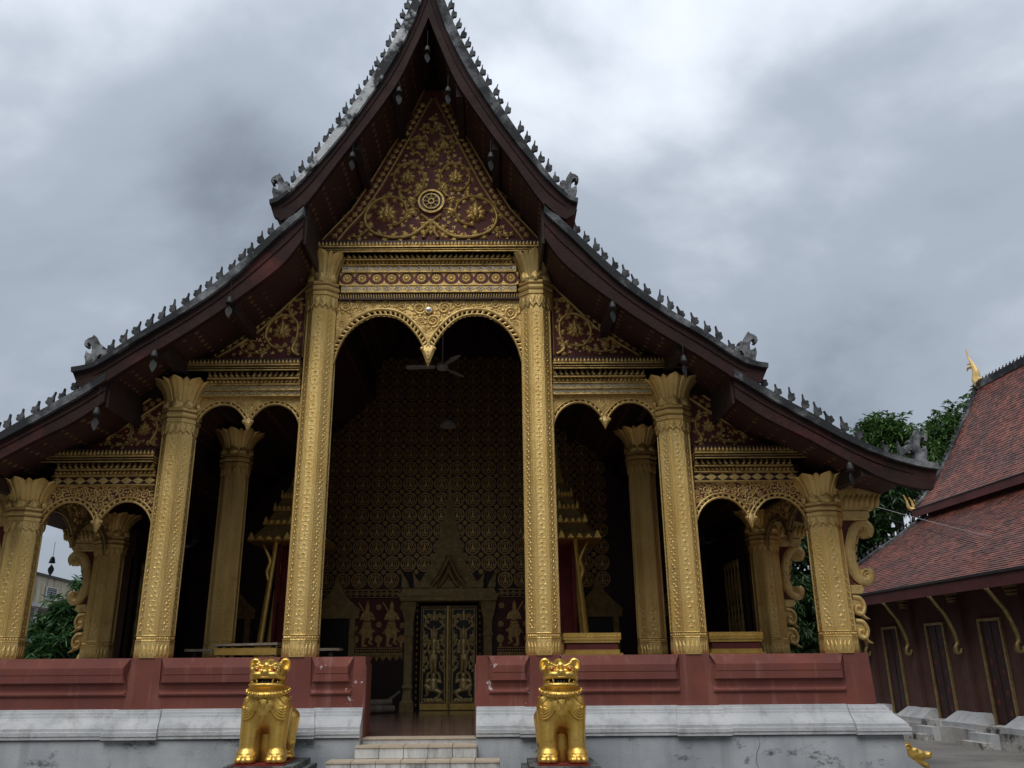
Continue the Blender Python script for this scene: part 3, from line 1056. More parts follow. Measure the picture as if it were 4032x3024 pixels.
def m_fleuron():
    m = MB()
    for a, L, W in ((0, 1.05, .24), (.55, .85, .2), (-.55, .85, .2), (1.15, .78, .2), (-1.15, .78, .2), (1.9, .66, .2), (-1.9, .66, .2), (2.7, .5, .16), (-2.7, .5, .16)):
        m.dome(leaf_poly(L, W, 3, a, 0, -.1, 12), 0, .17, .5)
    m.dome(leaf_poly(.62, .24, 1, 0, 0, -.25, 10), -.12, .20, .6)
    m.dome(rosette_poly(.17, 6, .8, 0, -.18), -.18, .12)
    return m


M_SCROLL, M_LEAF, M_SPRIG, M_FLEURON = (f().mesh(n) for f, n in ((m_scroll, 'scroll'), (m_leaf, 'acanthus_leaf'), (m_sprig, 'leaf_sprig'), (m_fleuron, 'fleuron')))


def place2(name, mesh, mat, parent, x, z, y, sc, ang=0.0, mir=False):
    return put(name, mesh, mat, parent, T(x, y, z) @ RY(-ang) @ S(-sc if mir else sc, sc, sc))


def pt_in(poly, x, z):
    c = False
    n = len(poly)
    j = n - 1
    for i in range(n):
        xi, zi = poly[i]; xj, zj = poly[j]
        if (zi > z) != (zj > z) and x < (xj - xi) * (z - zi) / (zj - zi) + xi:
            c = not c
        j = i
    return c


def d_poly(poly, x, z):
    best = 9
    n = len(poly)
    for i in range(n):
        a, b = poly[i], poly[(i + 1) % n]
        dx, dz = b[0] - a[0], b[1] - a[1]
        t = max(0, min(1, ((x - a[0]) * dx + (z - a[1]) * dz) / (dx * dx + dz * dz + 1e-12)))
        best = min(best, math.hypot(x - a[0] - t * dx, z - a[1] - t * dz))
    return best


def pack(poly, radii, tries, seed, taken=()):
    """Fill a polygon with non-overlapping circles, large ones first; returns (x, z, r)."""
    rnd = random.Random(seed)
    xs = [p[0] for p in poly]; zs = [p[1] for p in poly]
    out = list(taken)
    n0 = len(out)
    cand = []
    for _ in range(tries):
        x, z = rnd.uniform(min(xs), max(xs)), rnd.uniform(min(zs), max(zs))
        if pt_in(poly, x, z):
            cand.append((x, z, d_poly(poly, x, z)))
    for r in radii:
        for x, z, d in cand:
            if d > r * .92 and all((x - a) ** 2 + (z - b) ** 2 > (r + q) ** 2 * .93 for a, b, q in out):
                out.append((x, z, r))
    return out[n0:]


# ------------------------------------------------------------------ entablature rows
def m_tooth():
    m = MB()
    m.dome([(-.016, 0), (.016, 0), (.027, .018), (.030, .040), (.022, .062), (.010, .080), (0, .105), (-.010, .080), (-.022, .062), (-.030, .040), (-.027, .018)], 0, .034, .6)
    return m


def m_cornice_leaf():
    m = MB()
    m.dome([(-.040, .004), (-.010, -.006), (.026, .008), (.044, .045), (.048, .085), (.030, .108), (.006, .100), (.000, .070), (-.018, .045), (-.038, .032)], 0, .05, .6)
    m.dome([(.020 + .021 * math.cos(a * PI / 4), .105 + .021 * math.sin(a * PI / 4)) for a in range(8)], -.005, .03)
    return m


def m_small_leaf():
    m = MB()
    m.dome([(-.032, .008), (0, 0), (.026, .010), (.034, .04), (.028, .076), (.002, .056), (-.028, .042)], 0, .03, .6)
    return m


def m_glass(w, h):
    m = MB()
    t = .22
    for sx in (-1, 1):
        for sz in (-1, 1):
            q = [(0, sz * h), (sx * w, 0), (sx * w * (1 - t), 0), (0, sz * h * (1 - t))]
            m.prism(q, -.006, .002)
    return m


def m_glass_flower(w, h):
    return MB().dome(rosette_poly(h * .55, 4, .5), 0, .012)


def m_rosette():
    m = MB()
    for i in range(12):
        a = 2 * PI * i / 12
        m.dome([(math.cos(a) * r - math.sin(a) * u, math.sin(a) * r + math.cos(a) * u) for r, u in ((.030, -.010), (.055, -.017), (.074, -.012), (.078, 0), (.074, .012), (.055, .017), (.030, .010))], 0, .016)
    m.dome([(.034 * math.cos(k * PI / 5), .034 * math.sin(k * PI / 5)) for k in range(10)], 0, .026)
    return m


def m_eye():
    out = []
    for i in range(13):
        a = PI * i / 12
        out.append((.117 * math.cos(a) if abs(math.cos(a)) > .85 else .100 * math.cos(a) / .85, .094 * math.sin(a) ** .8))
    pts = out + [(x, -z) for x, z in out[-2:0:-1]]
    return MB().prism(pts, -.004, .002)


def m_lattice(w, h):
    m = MB()
    m.dome(diamond(w, h), 0, .008, .85)
    m.dome(rosette_poly(h * .6, 4, .45), -.006, .014)
    return m


def m_rope():
    return MB().dome([(-.012, 0), (.008, 0), (.022, .085), (.002, .085)], 0, .02, .6)


MESH = {}
for nm, mb in dict(tooth=m_tooth(), cornice_leaf=m_cornice_leaf(), small_leaf=m_small_leaf(), rosette=m_rosette(), eye=m_eye(), rope=m_rope(),
                   glass=m_glass(.075, .040), glass_s=m_glass(.066, .030), flower=m_glass_flower(.075, .040), lattice=m_lattice(.083, .058)).items():
    MESH[nm] = mb.mesh(nm)


def row(parent, name, mesh, mat, x0, x1, pitch, y, z, mirror=False, sc=1.0):
    n = max(1, int(round((x1 - x0) / pitch)))
    p = (x1 - x0) / n
    for i in range(n):
        x = x0 + (i + .5) * p
        mir = mirror and x < (x0 + x1) / 2
        put(name, mesh, mat, parent, T(x, y, z) @ S(-sc if mir else sc, sc, sc))


def entablature(xa, xb, rows, teeth_range, capital_sides, ins):
    """rows: list of (kind, z0, z1, y_front), heights surveyed on y = 0."""
    base = MB()
    dark = MB()
    todo = []
    for kind, z0, z1, y in rows:
        za, zb = lift(z0, y), lift(z1, y)
        a, b = (teeth_range if kind in ('teeth', 'dark') else (xa, xb))
        if kind in ins:
            a, b = a + (ins[kind] if -1 in capital_sides else 0), b - (ins[kind] if 1 in capital_sides else 0)
        if kind == 'teeth':
            dark.box(a, b, y + .03, .16, za, zb + .01)
            todo.append(('antefix', 'tooth', 'gold_relief', a, b, .056, y + .03, za, False, (zb - za) / .105))
        elif kind == 'dark':
            h = zb - za
            dark.box(a, b, y + .03, .15, za, zb - .001)
            base.box(a - .006, b + .006, y - .015, .14, zb - h * .20, zb)
            base.box(a - .002, b + .002, y + .005, .14, zb - h * .55, zb - h * .45)
            base.box(a - .006, b + .006, y - .005, .14, za, za + h * .14)
        elif kind == 'big':
            dark.box(a, b, y + .04, .15, za, zb)
            todo.append(('cornice_leaf', 'cornice_leaf', 'gold_relief', a, b, .082, y + .035, za + .006, True, (zb - za) / .13))
            base.box(a, b, y + .01, .14, za - .012, za + .006)
        elif kind == 'small':
            dark.box(a, b, y + .03, .15, za, zb)
            todo.append(('small_leaf', 'small_leaf', 'gold_relief', a, b, .062, y + .028, za + .004, True, (zb - za) / .08))
            base.box(a, b, y + .005, .14, za - .010, za + .004)
        elif kind == 'mosaic':
            base.box(a, b, y, .15, za - .012, zb + .012)
            base.box(a, b, y - .014, .14, zb + .004, zb + .018)
            base.box(a, b, y - .014, .14, za - .018, za - .004)
            big = zb - za > .085
            todo.append(('mosaic_glass', 'glass' if big else 'glass_s', 'mirror_glass' if big else 'mirror_blue', a, b, .158 if big else .14, y - .001, (za + zb) / 2, False, 1))
            todo.append(('mosaic_flower', 'flower', 'gold_fret', a, b, .158 if big else .14, y - .001, (za + zb) / 2, False, 1 if big else .75))
        elif kind == 'rosettes':
            base.box(a, b, y, .15, za - .004, zb + .004)
            todo.append(('red_eye', 'eye', 'red_field', a, b, .236, y - .002, (za + zb) / 2, False, 1))
            todo.append(('rosette', 'rosette', 'gold_fret', a, b, .236, y - .006, (za + zb) / 2, False, 1))
        elif kind == 'lattice':
            base.box(a, b, y - .012, .14, zb - .006, zb + .012)
            base.box(a, b, y - .012, .14, za - .012, za + .004)
            dark.box(a, b, y + .004, .145, za, zb)
            todo.append(('lattice_diamond', 'lattice', 'gold_fret', a, b, .170, y + .004, (za + zb) / 2, False, 1))
        elif kind == 'rope':
            dark.box(a, b, y + .01, .15, za - .01, zb)
            todo.append(('rope_bead', 'rope', 'gold_fret', a, b, .040, y + .008, za + .008, True, .95))
    o = put('entablature', base, 'gold_relief', TEMPLE)
    put('red_backing', dark, 'red_deep', o)
    for nm, me, mat, a, b, pitch, y, z, mir, sc in todo:
        row(o, nm, MESH[me], mat, a, b, pitch, y, z, mir, sc)
    return o


CW = .235
entablature(-X1 + CW, X1 - CW, [('rope', 7.065, 7.16, -.10), ('mosaic', 7.19, 7.285, -.12), ('rosettes', 7.31, 7.515, -.13), ('mosaic', 7.54, 7.64, -.15),
                                ('small', 7.665, 7.75, -.19), ('big', 7.765, 7.885, -.25), ('dark', 7.895, 7.99, -.34), ('teeth', 7.99, 8.10, -.34)], (-1.80, 1.80), (-1, 1), {'big': .14, 'small': .12, 'mosaic': .06, 'rosettes': .03})
for s_ in (-1, 1):
    def rng(a, b):
        return (a, b) if s_ > 0 else (-b, -a)
    entablature(*rng(X1 + CW, X2 - CW), [('mosaic', 5.485, 5.55, -.10), ('mosaic', 5.575, 5.64, -.12), ('small', 5.665, 5.75, -.16), ('big', 5.765, 5.875, -.22),
                                         ('dark', 5.885, 5.98, -.29), ('teeth', 5.98, 6.08, -.29)], rng(X1 + CW, X2 + .12), (s_,), {'big': .16, 'small': .12, 'mosaic': .06})
    entablature(*rng(X2 + CW, X3 - CW), [('lattice', 4.125, 4.245, -.10), ('small', 4.27, 4.345, -.15), ('big', 4.36, 4.455, -.21),
                                         ('dark', 4.465, 4.56, -.28), ('teeth', 4.56, 4.66, -.28)], rng(X2 + CW, X3 + .06), (s_,), {'big': .17, 'small': .13, 'lattice': .08})

# ------------------------------------------------------------------ arch screens
ARCH_N = [(.056, .337), (.072, .42), (.115, .56), (.175, .70), (.245, .83), (.32, .925), (.41, .985), (.515, 1.0), (.62, .975), (.74, .87), (.825, .74), (.888, .60), (.94, .42), (.968, .28), (1.0, .07)]


def arch_screen(xc, hw, ztip, zcrown, ztop, ring, rs, M=None, dim=False, back='red_field'):
    half = smooth_path([(u * hw, ztip + v * (zcrown - ztip)) for u, v in ARCH_N], 4)

    def off(d):
        out = []
        for i, (x, z) in enumerate(half):
            a, b = half[max(0, i - 1)], half[min(len(half) - 1, i + 1)]
            tx, tz = b[0] - a[0], b[1] - a[1]
            L = math.hypot(tx, tz)
            out.append((x - tz / L * d, z + tx / L * d))
        return out
    outer = off(ring * .9)
    R = [(min(x, hw - .002), z) for x, z in outer if x > 0.004 and z < ztop]
    R = [(max(x, .004), z) for x, z in R]
    tipz = min(z for x, z in R if x < .35 * hw) if R else ztip
    Lh = [(-x, z) for x, z in R[::-1]]
    poly = [(-hw, ztop), *[(p if i else (-hw, p[1])) for i, p in enumerate(Lh)], (0, tipz - .02), *[(p if i < len(R) - 1 else (hw, p[1])) for i, p in enumerate(R)], (hw, ztop)]
    MM = (M or Matrix()) @ T(xc, 0, 0)
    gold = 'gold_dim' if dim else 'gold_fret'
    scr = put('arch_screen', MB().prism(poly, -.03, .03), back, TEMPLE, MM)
    rim = MB()
    for sgn in (-1, 1):
        for d, w, h in ((.016, .036, .03), (ring * .86, ring * .42, .035)):
            p = [(sgn * x, z) for x, z in off(d)]
            rim.stroke(p if sgn > 0 else p[::-1], w, -.012, h)
            pb = [(sgn * x, z) for x, z in off(d)]
            rim.stroke(pb, w, .012, -h * .5)
        # slanting leaf bars between the two rims, open between them
        A, B = off(.012), off(ring * .92)
        acc = 0
        for i in range(1, len(half) - 2):
            seg = math.hypot(half[i][0] - half[i - 1][0], half[i][1] - half[i - 1][1])
            acc += seg
            if acc > .062:
                acc = 0
                a = A[i]; b = B[min(i + 1, len(B) - 1)]
                q = [(sgn * a[0], a[1]), (sgn * (a[0] + b[0]) / 2, (a[1] + b[1]) / 2), (sgn * b[0], b[1])]
                rim.stroke(q, [.034, .048, .062], -.008, .024)
                rim.stroke(q[::-1], [.062, .048, .034], .008, -.012)
    put('arch_ring', rim, gold, scr)
    ztj = ztip + .34 * (zcrown - ztip)
    pw = .060 * hw + .02
    pend = MB().dome([(0, ztip), (pw * .35, ztip + .35 * (ztj - ztip)), (pw, ztj - .01), (pw * 1.05, ztj + .03), (0, ztj + .10), (-pw * 1.05, ztj + .03), (-pw, ztj - .01), (-pw * .35, ztip + .35 * (ztj - ztip))], -.02, .035)
    pend.prism([(0, ztip), (pw, ztj), (0, ztj + .08), (-pw, ztj)], -.02, .02)
    for s2 in (-1, 1):
        pend.dome([(s2 * pw * .9 + .032 * math.cos(k * PI / 4), ztj + .01 + .032 * math.sin(k * PI / 4)) for k in range(8)], -.03, .03)
    for k in range(4):
        zz = ztip + (.25 + .2 * k) * (ztj - ztip)
        pend.dome(diamond(pw * .22, .022, 0, zz), -.045, .02)
    put('pendant', pend, gold, scr)
    circ = pack(poly, [rs, rs * .75, rs * .55, rs * .4, rs * .28, rs * .2], 1900 if not dim else 400, int(hw * 1000))
    rnd = random.Random(5)
    for i, (x, z, r) in enumerate(circ):
        if r > rs * .35:
            place2('scroll', M_SCROLL, gold, scr, x, z, -.028, r * 1.06, rnd.uniform(0, 6.28), x < 0)
        else:
            place2('leaf_sprig', M_SPRIG, gold, scr, x, z - r * .7, -.028, r * 2.0, rnd.uniform(-.6, .6), x < 0)
    put('top_rail', MB().box(-hw, hw, -.05, .02, ztop - .028, ztop), gold, scr)
    return scr


scr0 = arch_screen(0, X1 - CW + .005, 5.91, 6.765, 7.06, .125, .13, back='gold_relief')
jw = MB().lathe([(.062, 0), (.066, .012), (.05, .03)], 16)
jb = put('mirror_rim', jw, 'gold_fret', scr0, T(0, -.05, 6.84) @ Matrix.Rotation(PI / 2, 4, 'X'))
put('mirror_boss', MB().lathe([(.044, 0), (.04, .008), (.01, .016)], 14), 'mirror_glass', scr0, T(0, -.074, 6.84) @ Matrix.Rotation(PI / 2, 4, 'X'))
for s_ in (-1, 1):
    arch_screen(s_ * (X1 + X2) / 2, (X2 - X1) / 2 - CW + .005, 4.915, 5.32, 5.475, .075, .065, back='gold_relief')
    arch_screen(s_ * (X2 + X3) / 2, (X3 - X2) / 2 - CW + .005, 3.42, 3.86, 4.115, .085, .085)
    # arcade along the porch side, between the front and the second row
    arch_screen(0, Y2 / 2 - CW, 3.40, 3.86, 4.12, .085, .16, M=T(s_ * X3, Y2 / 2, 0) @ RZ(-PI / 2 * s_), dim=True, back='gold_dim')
    put('side_beam', MB().box(s_ * X3 - .1, s_ * X3 + .1, .2, YW, 4.12, 4.45), 'wood_red', TEMPLE)

# hairline cracks in the rendered foot wall
random.seed(12)
for x, z0, z1, pl in ((4.36, .72, .30, plinth2), (-3.9, .48, .26, plinth)):
    pts = []
    xx = x
    for k in range(9):
        t = k / 8
        xx += random.uniform(-.03, .03)
        pts.append((xx, YB - .2245 - .0235 * (1 - (z0 + (z1 - z0) * t) / .7) * .5, z0 + (z1 - z0) * t))
    put('crack', MB().tube(pts, [.0016 + .0022 * math.sin(3 * k) ** 2 for k in range(9)], 4), 'mouth_black', pl)

# ------------------------------------------------------------------ roof curves (right half), top to tip
T1_TOP = [(0, 12.75), (.10, 12.28), (.20, 11.9), (.30, 11.56), (.46, 11.1), (.74, 10.45), (1.05, 9.84), (1.41, 9.19), (1.71, 8.67), (2.01, 8.22), (2.16, 8.10), (2.26, 8.06)]
T1_BRD = [(0, 12.15), (.165, 11.52), (.35, 10.96), (.62, 10.34), (.85, 9.9), (1.2, 9.28), (1.55, 8.75), (1.88, 8.3), (2.1, 8.06), (2.25, 7.99)]
T1_BOT = [(0, 11.40), (.2, 10.82), (.44, 10.19), (.7, 9.71), (1.02, 9.18), (1.34, 8.67), (1.72, 8.04), (1.92, 7.83), (2.08, 7.75), (2.19, 7.82)]
T2_TOP = [(1.76, 8.02), (2.1, 7.65), (2.72, 6.97), (3.32, 6.43), (3.95, 5.98), (4.4, 5.63), (4.57, 5.54), (4.78, 5.50)]
T2_BRD = [(1.76, 7.86), (2.1, 7.5), (2.72, 6.81), (3.32, 6.31), (3.95, 5.88), (4.38, 5.56), (4.57, 5.47), (4.77, 5.43)]
T2_BOT = [(1.76, 7.48), (2.05, 7.04), (2.7, 6.47), (3.27, 6.03), (3.9, 5.6), (4.33, 5.29), (4.5, 5.20), (4.68, 5.25)]
T3_TOP = [(4.31, 5.44), (4.5, 5.3), (4.85, 5.08), (5.06, 4.94), (5.44, 4.71), (5.79, 4.48), (6.13, 4.3), (6.44, 4.18), (6.73, 4.12), (6.9, 4.09)]
T3_BRD = [(4.31, 5.32), (4.7, 5.05), (5.28, 4.68), (5.77, 4.39), (6.23, 4.18), (6.62, 4.06), (6.89, 4.01)]
T3_BOT = [(4.31, 5.03), (4.7, 4.74), (5.2, 4.47), (5.81, 4.1), (6.19, 3.89), (6.57, 3.77), (6.8, 3.75)]
YF = -1.2
YBK = YW + 8


def resample(path, step):
    out = [path[0]]
    acc = 0
    for a, b in zip(path, path[1:]):
        L = math.hypot(b[0] - a[0], b[1] - a[1])
        d = step - acc
        while d <= L:
            t = d / L
            out.append((a[0] + (b[0] - a[0]) * t, a[1] + (b[1] - a[1]) * t))
            d += step
        acc = (acc + L) % step
    return out


def even(path, n):
    """n + 1 points evenly spaced along a polyline."""
    L = [0.0]
    for a, b in zip(path, path[1:]):
        L.append(L[-1] + math.hypot(b[0] - a[0], b[1] - a[1]))
    out = []
    for i in range(n + 1):
        s0 = L[-1] * i / n
        k = max(0, min(len(path) - 2, next((j - 1 for j in range(1, len(L)) if L[j] >= s0), len(path) - 2)))
        t = (s0 - L[k]) / ((L[k + 1] - L[k]) or 1)
        out.append((path[k][0] + (path[k + 1][0] - path[k][0]) * t, path[k][1] + (path[k + 1][1] - path[k][1]) * t))
    return out


def strip_solid(mb, up, lo, y0, y1):
    """Solid between two curves with the same number of points, extruded from y0 to y1."""
    n = len(up)
    vs = [(x, y0, z) for x, z in up] + [(x, y0, z) for x, z in lo] + [(x, y1, z) for x, z in up] + [(x, y1, z) for x, z in lo]
    fs = []
    for i in range(n - 1):
        fs += [(i, n + i, n + i + 1, i + 1), (2 * n + i, 2 * n + i + 1, 3 * n + i + 1, 3 * n + i), (i, i + 1, 2 * n + i + 1, 2 * n + i), (n + i, 3 * n + i, 3 * n + i + 1, n + i + 1)]
    fs += [(0, 2 * n, 3 * n, n), (n - 1, 2 * n - 1, 4 * n - 1, 3 * n - 1)]
    return mb.add(vs, fs)


FIN = [(-.012, -.03), (.036, -.03), (.028, .025), (.046, .046), (.066, .050), (.073, .072), (.058, .086), (.064, .098), (.052, .116), (.022, .112),
       (.006, .130), (-.008, .172), (-.020, .172), (-.014, .125), (-.022, .085), (-.010, .04)]
THORN = [(-.095, -.03), (-.052, -.03), (-.046, .035), (-.060, .058), (-.076, .050), (-.066, .028)]
fin_m = MB().prism(FIN, -.020, .020, .003).prism(THORN, -.014, .014, .002).mesh('finial')
K = .00165
CFIN = [(x * K, z * K) for x, z in [(-45, -25), (42, -25), (40, 20), (52, 60), (48, 98), (30, 84), (14, 78), (12, 108), (24, 140), (40, 152), (46, 142), (40, 128), (56, 124), (66, 142),
                                   (62, 166), (44, 182), (22, 190), (14, 204), (2, 186), (-14, 160), (-22, 132), (-40, 140), (-58, 126), (-50, 106), (-74, 102), (-86, 82), (-80, 58), (-60, 46), (-48, 58), (-58, 72),
                                   (-40, 70), (-28, 48), (-30, 26), (-52, 8)]]
cfin_m = MB().prism(CFIN, -.040, .040, .004).mesh('corner_finial')


def roof_side(parent, sgn, top, brd, bot, yf, cop_mat, fin_from, fin_to, corner=True):
    def X(p):
        return [(sgn * x, z) for x, z in p]
    barge = strip_solid(MB(), even(X(smooth_path(brd, 5)), 32), even(X(smooth_path(bot, 5)), 32), yf, yf + .09)
    put('bargeboard', barge, 'wood_red', parent)
    mid = [(sgn * (a[0] * .62 + b[0] * .38), a[1] * .62 + b[1] * .38) for a, b in zip([(x, interp(brd, x)) for x, _ in bot], bot)]
    mid = [m for m, b in zip(mid, bot) if b[0] <= brd[-1][0] - .1]
    mid = smooth_path(mid, 4)
    put('batten', MB().stroke(mid, [.035 if i < len(mid) - 10 else .035 - .0033 * (i - len(mid) + 10) for i in range(len(mid))], yf + .003, .022), 'wood_red', parent)
    cop = strip_solid(MB(), even(X(smooth_path(top, 5)), 40), even(X(smooth_path(brd, 5)), 40), yf - .06, yf + .34)
    put('coping', cop, cop_mat, parent)
    pts = resample(smooth_path(top, 6), .05)
    n = 0
    L = 0
    last = pts[0]
    rnd = random.Random(int(top[0][1] * 100) + sgn)
    for i in range(1, len(pts)):
        p = pts[i]
        L += math.hypot(p[0] - last[0], p[1] - last[1])
        last = p
        if L >= .178 and fin_from <= p[0] <= fin_to:
            L = rnd.uniform(-.02, .02)
            if rnd.random() < .05:
                continue
            q = pts[i - 1]
            sl = math.atan2(q[1] - p[1], p[0] - q[0])
            tilt = max(0, sl - .55) * .55
            M = T(sgn * p[0], yf + .06, p[1]) @ S(sgn, 1, 1) @ RY(tilt + rnd.gauss(0, .09)) @ RZ(rnd.gauss(0, .12)) @ S(rnd.uniform(1.0, 1.2), 1.0, rnd.choice((1.0, 1, 1, .8)) * rnd.uniform(1.28, 1.55))
            put('finial', fin_m, 'finial_stone', parent, M)
    if corner:
        x, z = top[-2]
        put('corner_finial', cfin_m, 'corner_stone', parent, T(sgn * (x - .02), yf + .08, z + .01) @ S(sgn, 1, 1) @ S(1.36))


def soffit(sgn, bot, y0, y1):
    lo = [(x, z + .12) for x, z in smooth_path(bot[:-1], 4)]
    m = MB()
    n = len(lo)
    m.v = [(sgn * x, y, z) for x, z in lo for y in (y0, y1)]
    m.f = [(2 * i, 2 * i + 1, 2 * i + 3, 2 * i + 2) for i in range(n - 1)]
    return m


def slab_mesh(mb, sgn, top, bot, y0, y1):
    up = even([(sgn * x, z - .06) for x, z in smooth_path(top, 3)], 24)
    lo = even([(sgn * x, z + .16) for x, z in smooth_path(bot[:-2], 3)] , 24)
    return strip_solid(mb, up, lo, y0, y1)


MIDR, LOWR = {}, {}
up_slab = slab_mesh(slab_mesh(MB(), 1, T1_TOP, T1_BOT, YF + .10, YBK), -1, T1_TOP, T1_BOT, YF + .10, YBK)
roof1 = put('upper_roof', up_slab, 'tile_roof', TEMPLE)
for s_ in (-1, 1):
    put('soffit', soffit(s_, T1_BOT, YF + .09, YBK), 'soffit_stencil', roof1)
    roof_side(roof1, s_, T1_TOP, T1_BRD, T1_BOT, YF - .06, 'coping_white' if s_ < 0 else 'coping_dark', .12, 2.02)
for s_ in (-1, 1):
    for top, brd, bot, yf, nm, f0, f1 in ((T2_TOP, T2_BRD, T2_BOT, YF, 'middle_roof', 2.18, 4.46), (T3_TOP, T3_BRD, T3_BOT, YF + .05, 'lower_roof', 4.55, 6.62)):
        r_ = (MIDR if nm == 'middle_roof' else LOWR)[s_] = put(nm, slab_mesh(MB(), s_, top, bot, yf + .10, YBK), 'tile_roof', TEMPLE)
        put('soffit', soffit(s_, bot, yf + .09, YBK), 'soffit_stencil', r_)
        roof_side(r_, s_, top, brd, bot, yf, 'coping_dark', f0, f1)
        # board that closes the upper end of the tier
        x0, zt, zb = top[0][0], top[0][1], bot[0][1]
        put('end_board', MB().box(min(s_ * (x0 - .035), s_ * x0), max(s_ * (x0 - .035), s_ * x0), yf + .06, YBK, zb - .06, zt + .05), 'wood_dark', r_)
    # purlins carrying the overhang
    for rr_, bot, xs in ((roof1, T1_BOT, (.50, 1.06)), (MIDR[s_], T2_BOT, (2.72, 3.62)), (LOWR[s_], T3_BOT, (5.95,))):
        for x in xs:
            z = interp(bot, x) + .125
            put('purlin', MB().box(s_ * x - .055, s_ * x + .055, YF + .10, YW, z - .20, z - .02), 'wood_dark', rr_)

# dark boarded gable behind the carved pediments
def gable(parent_x0, x1, z0, bot, both):
    n = 14
    line = [(x, interp([(a, b + .17) for a, b in bot], x)) for x in [parent_x0 + (x1 - parent_x0) * i / n for i in range(n + 1)]]
    line = [(x, max(z, z0 + .01)) for x, z in line]
    if both:
        return [[(-x1, z0), (x1, z0)] + line[::-1] + [(-x, z) for x, z in line[1:]]]
    return [[(s * parent_x0, z0), (s * x1, z0)] + [(s * x, z) for x, z in line[::-1]] for s in (-1, 1)]


for poly in gable(0, 1.74, 7.985, T1_BOT, True) + gable(1.79, 4.25, 5.97, T2_BOT, False) + gable(4.33, 6.3, 4.55, T3_BOT, False) + gable(3.9, 4.329, 4.55, T3_BOT, False):
    put('gable_board', MB().prism(poly, .10, .15), 'wood_dark', TEMPLE)

# ------------------------------------------------------------------ carved pediments
def vine(parent, ctrl, w0, w1, y, h, mat, leaves=True, seed=1, lf=.10):
    pts = smooth_path(ctrl, 8)
    n = len(pts)
    ws = [1.35 * (w0 + (w1 - w0) * i / (n - 1)) for i in range(n)]
    put('vine', MB().stroke(pts, ws, y, h), mat, parent)
    if leaves:
        rnd = random.Random(seed)
        step = max(3, int(n / (len(ctrl) * 2.1)))
        for k, i in enumerate(range(4, n - 1, step)):
            a = math.atan2(pts[i][1] - pts[i - 1][1], pts[i][0] - pts[i - 1][0])
            sd = 1 if k % 2 else -1
            s_ = lf * 1.02 * (1.15 - .35 * i / n) * rnd.uniform(.85, 1.2)
            place2('acanthus_leaf', M_LEAF, mat, parent, pts[i][0], pts[i][1], y - .004, s_, a - PI / 2 + sd * .95)


def mirrored(ctrl, s_):
    return [(s_ * x, z) for x, z in ctrl]


PO = [(1.76, 8.09), (1.58, 8.32), (1.30, 8.66), (1.0, 9.20), (.58, 10.05), (.30, 10.67), (.16, 11.0)]   # outer edge of the sloping border
PI_ = [(1.50, 8.09), (1.36, 8.30), (1.10, 8.62), (.82, 9.12), (.44, 9.93), (.17, 10.52), (.03, 10.83)]  # inner edge
ped = put('pediment', MB().prism([(-x, z) for x, z in PO] + [(x, z) for x, z in PO[::-1]], .02, .09), 'red_field', TEMPLE)
PY = .018
GR = 'gold_relief'


def border(parent, outer, inner, y, pitch, ss):
    put('border_rib', MB().stroke(outer, .035, y, .03), GR, parent)
    put('border_rib', MB().stroke(inner, .045, y, .035), GR, parent)
    mid = [((a[0] + b[0]) / 2, (a[1] + b[1]) / 2) for a, b in zip(outer, inner)]
    pts = resample(mid, pitch)
    stud = MB().dome(diamond(.5, .5), 0, .25, .7).dome(rosette_poly(.28, 4, .6), -.16, .2)
    sm = stud.mesh('border_stud')
    lat = MB()
    for i, (x, z) in enumerate(pts[1:-1]):
        a = math.atan2(pts[i + 2][1] - pts[i][1], pts[i + 2][0] - pts[i][0])
        put('border_stud', sm, GR, parent, T(x, y, z) @ RY(-a) @ S(ss * 1.2, .06, ss * 1.2))
    return pts


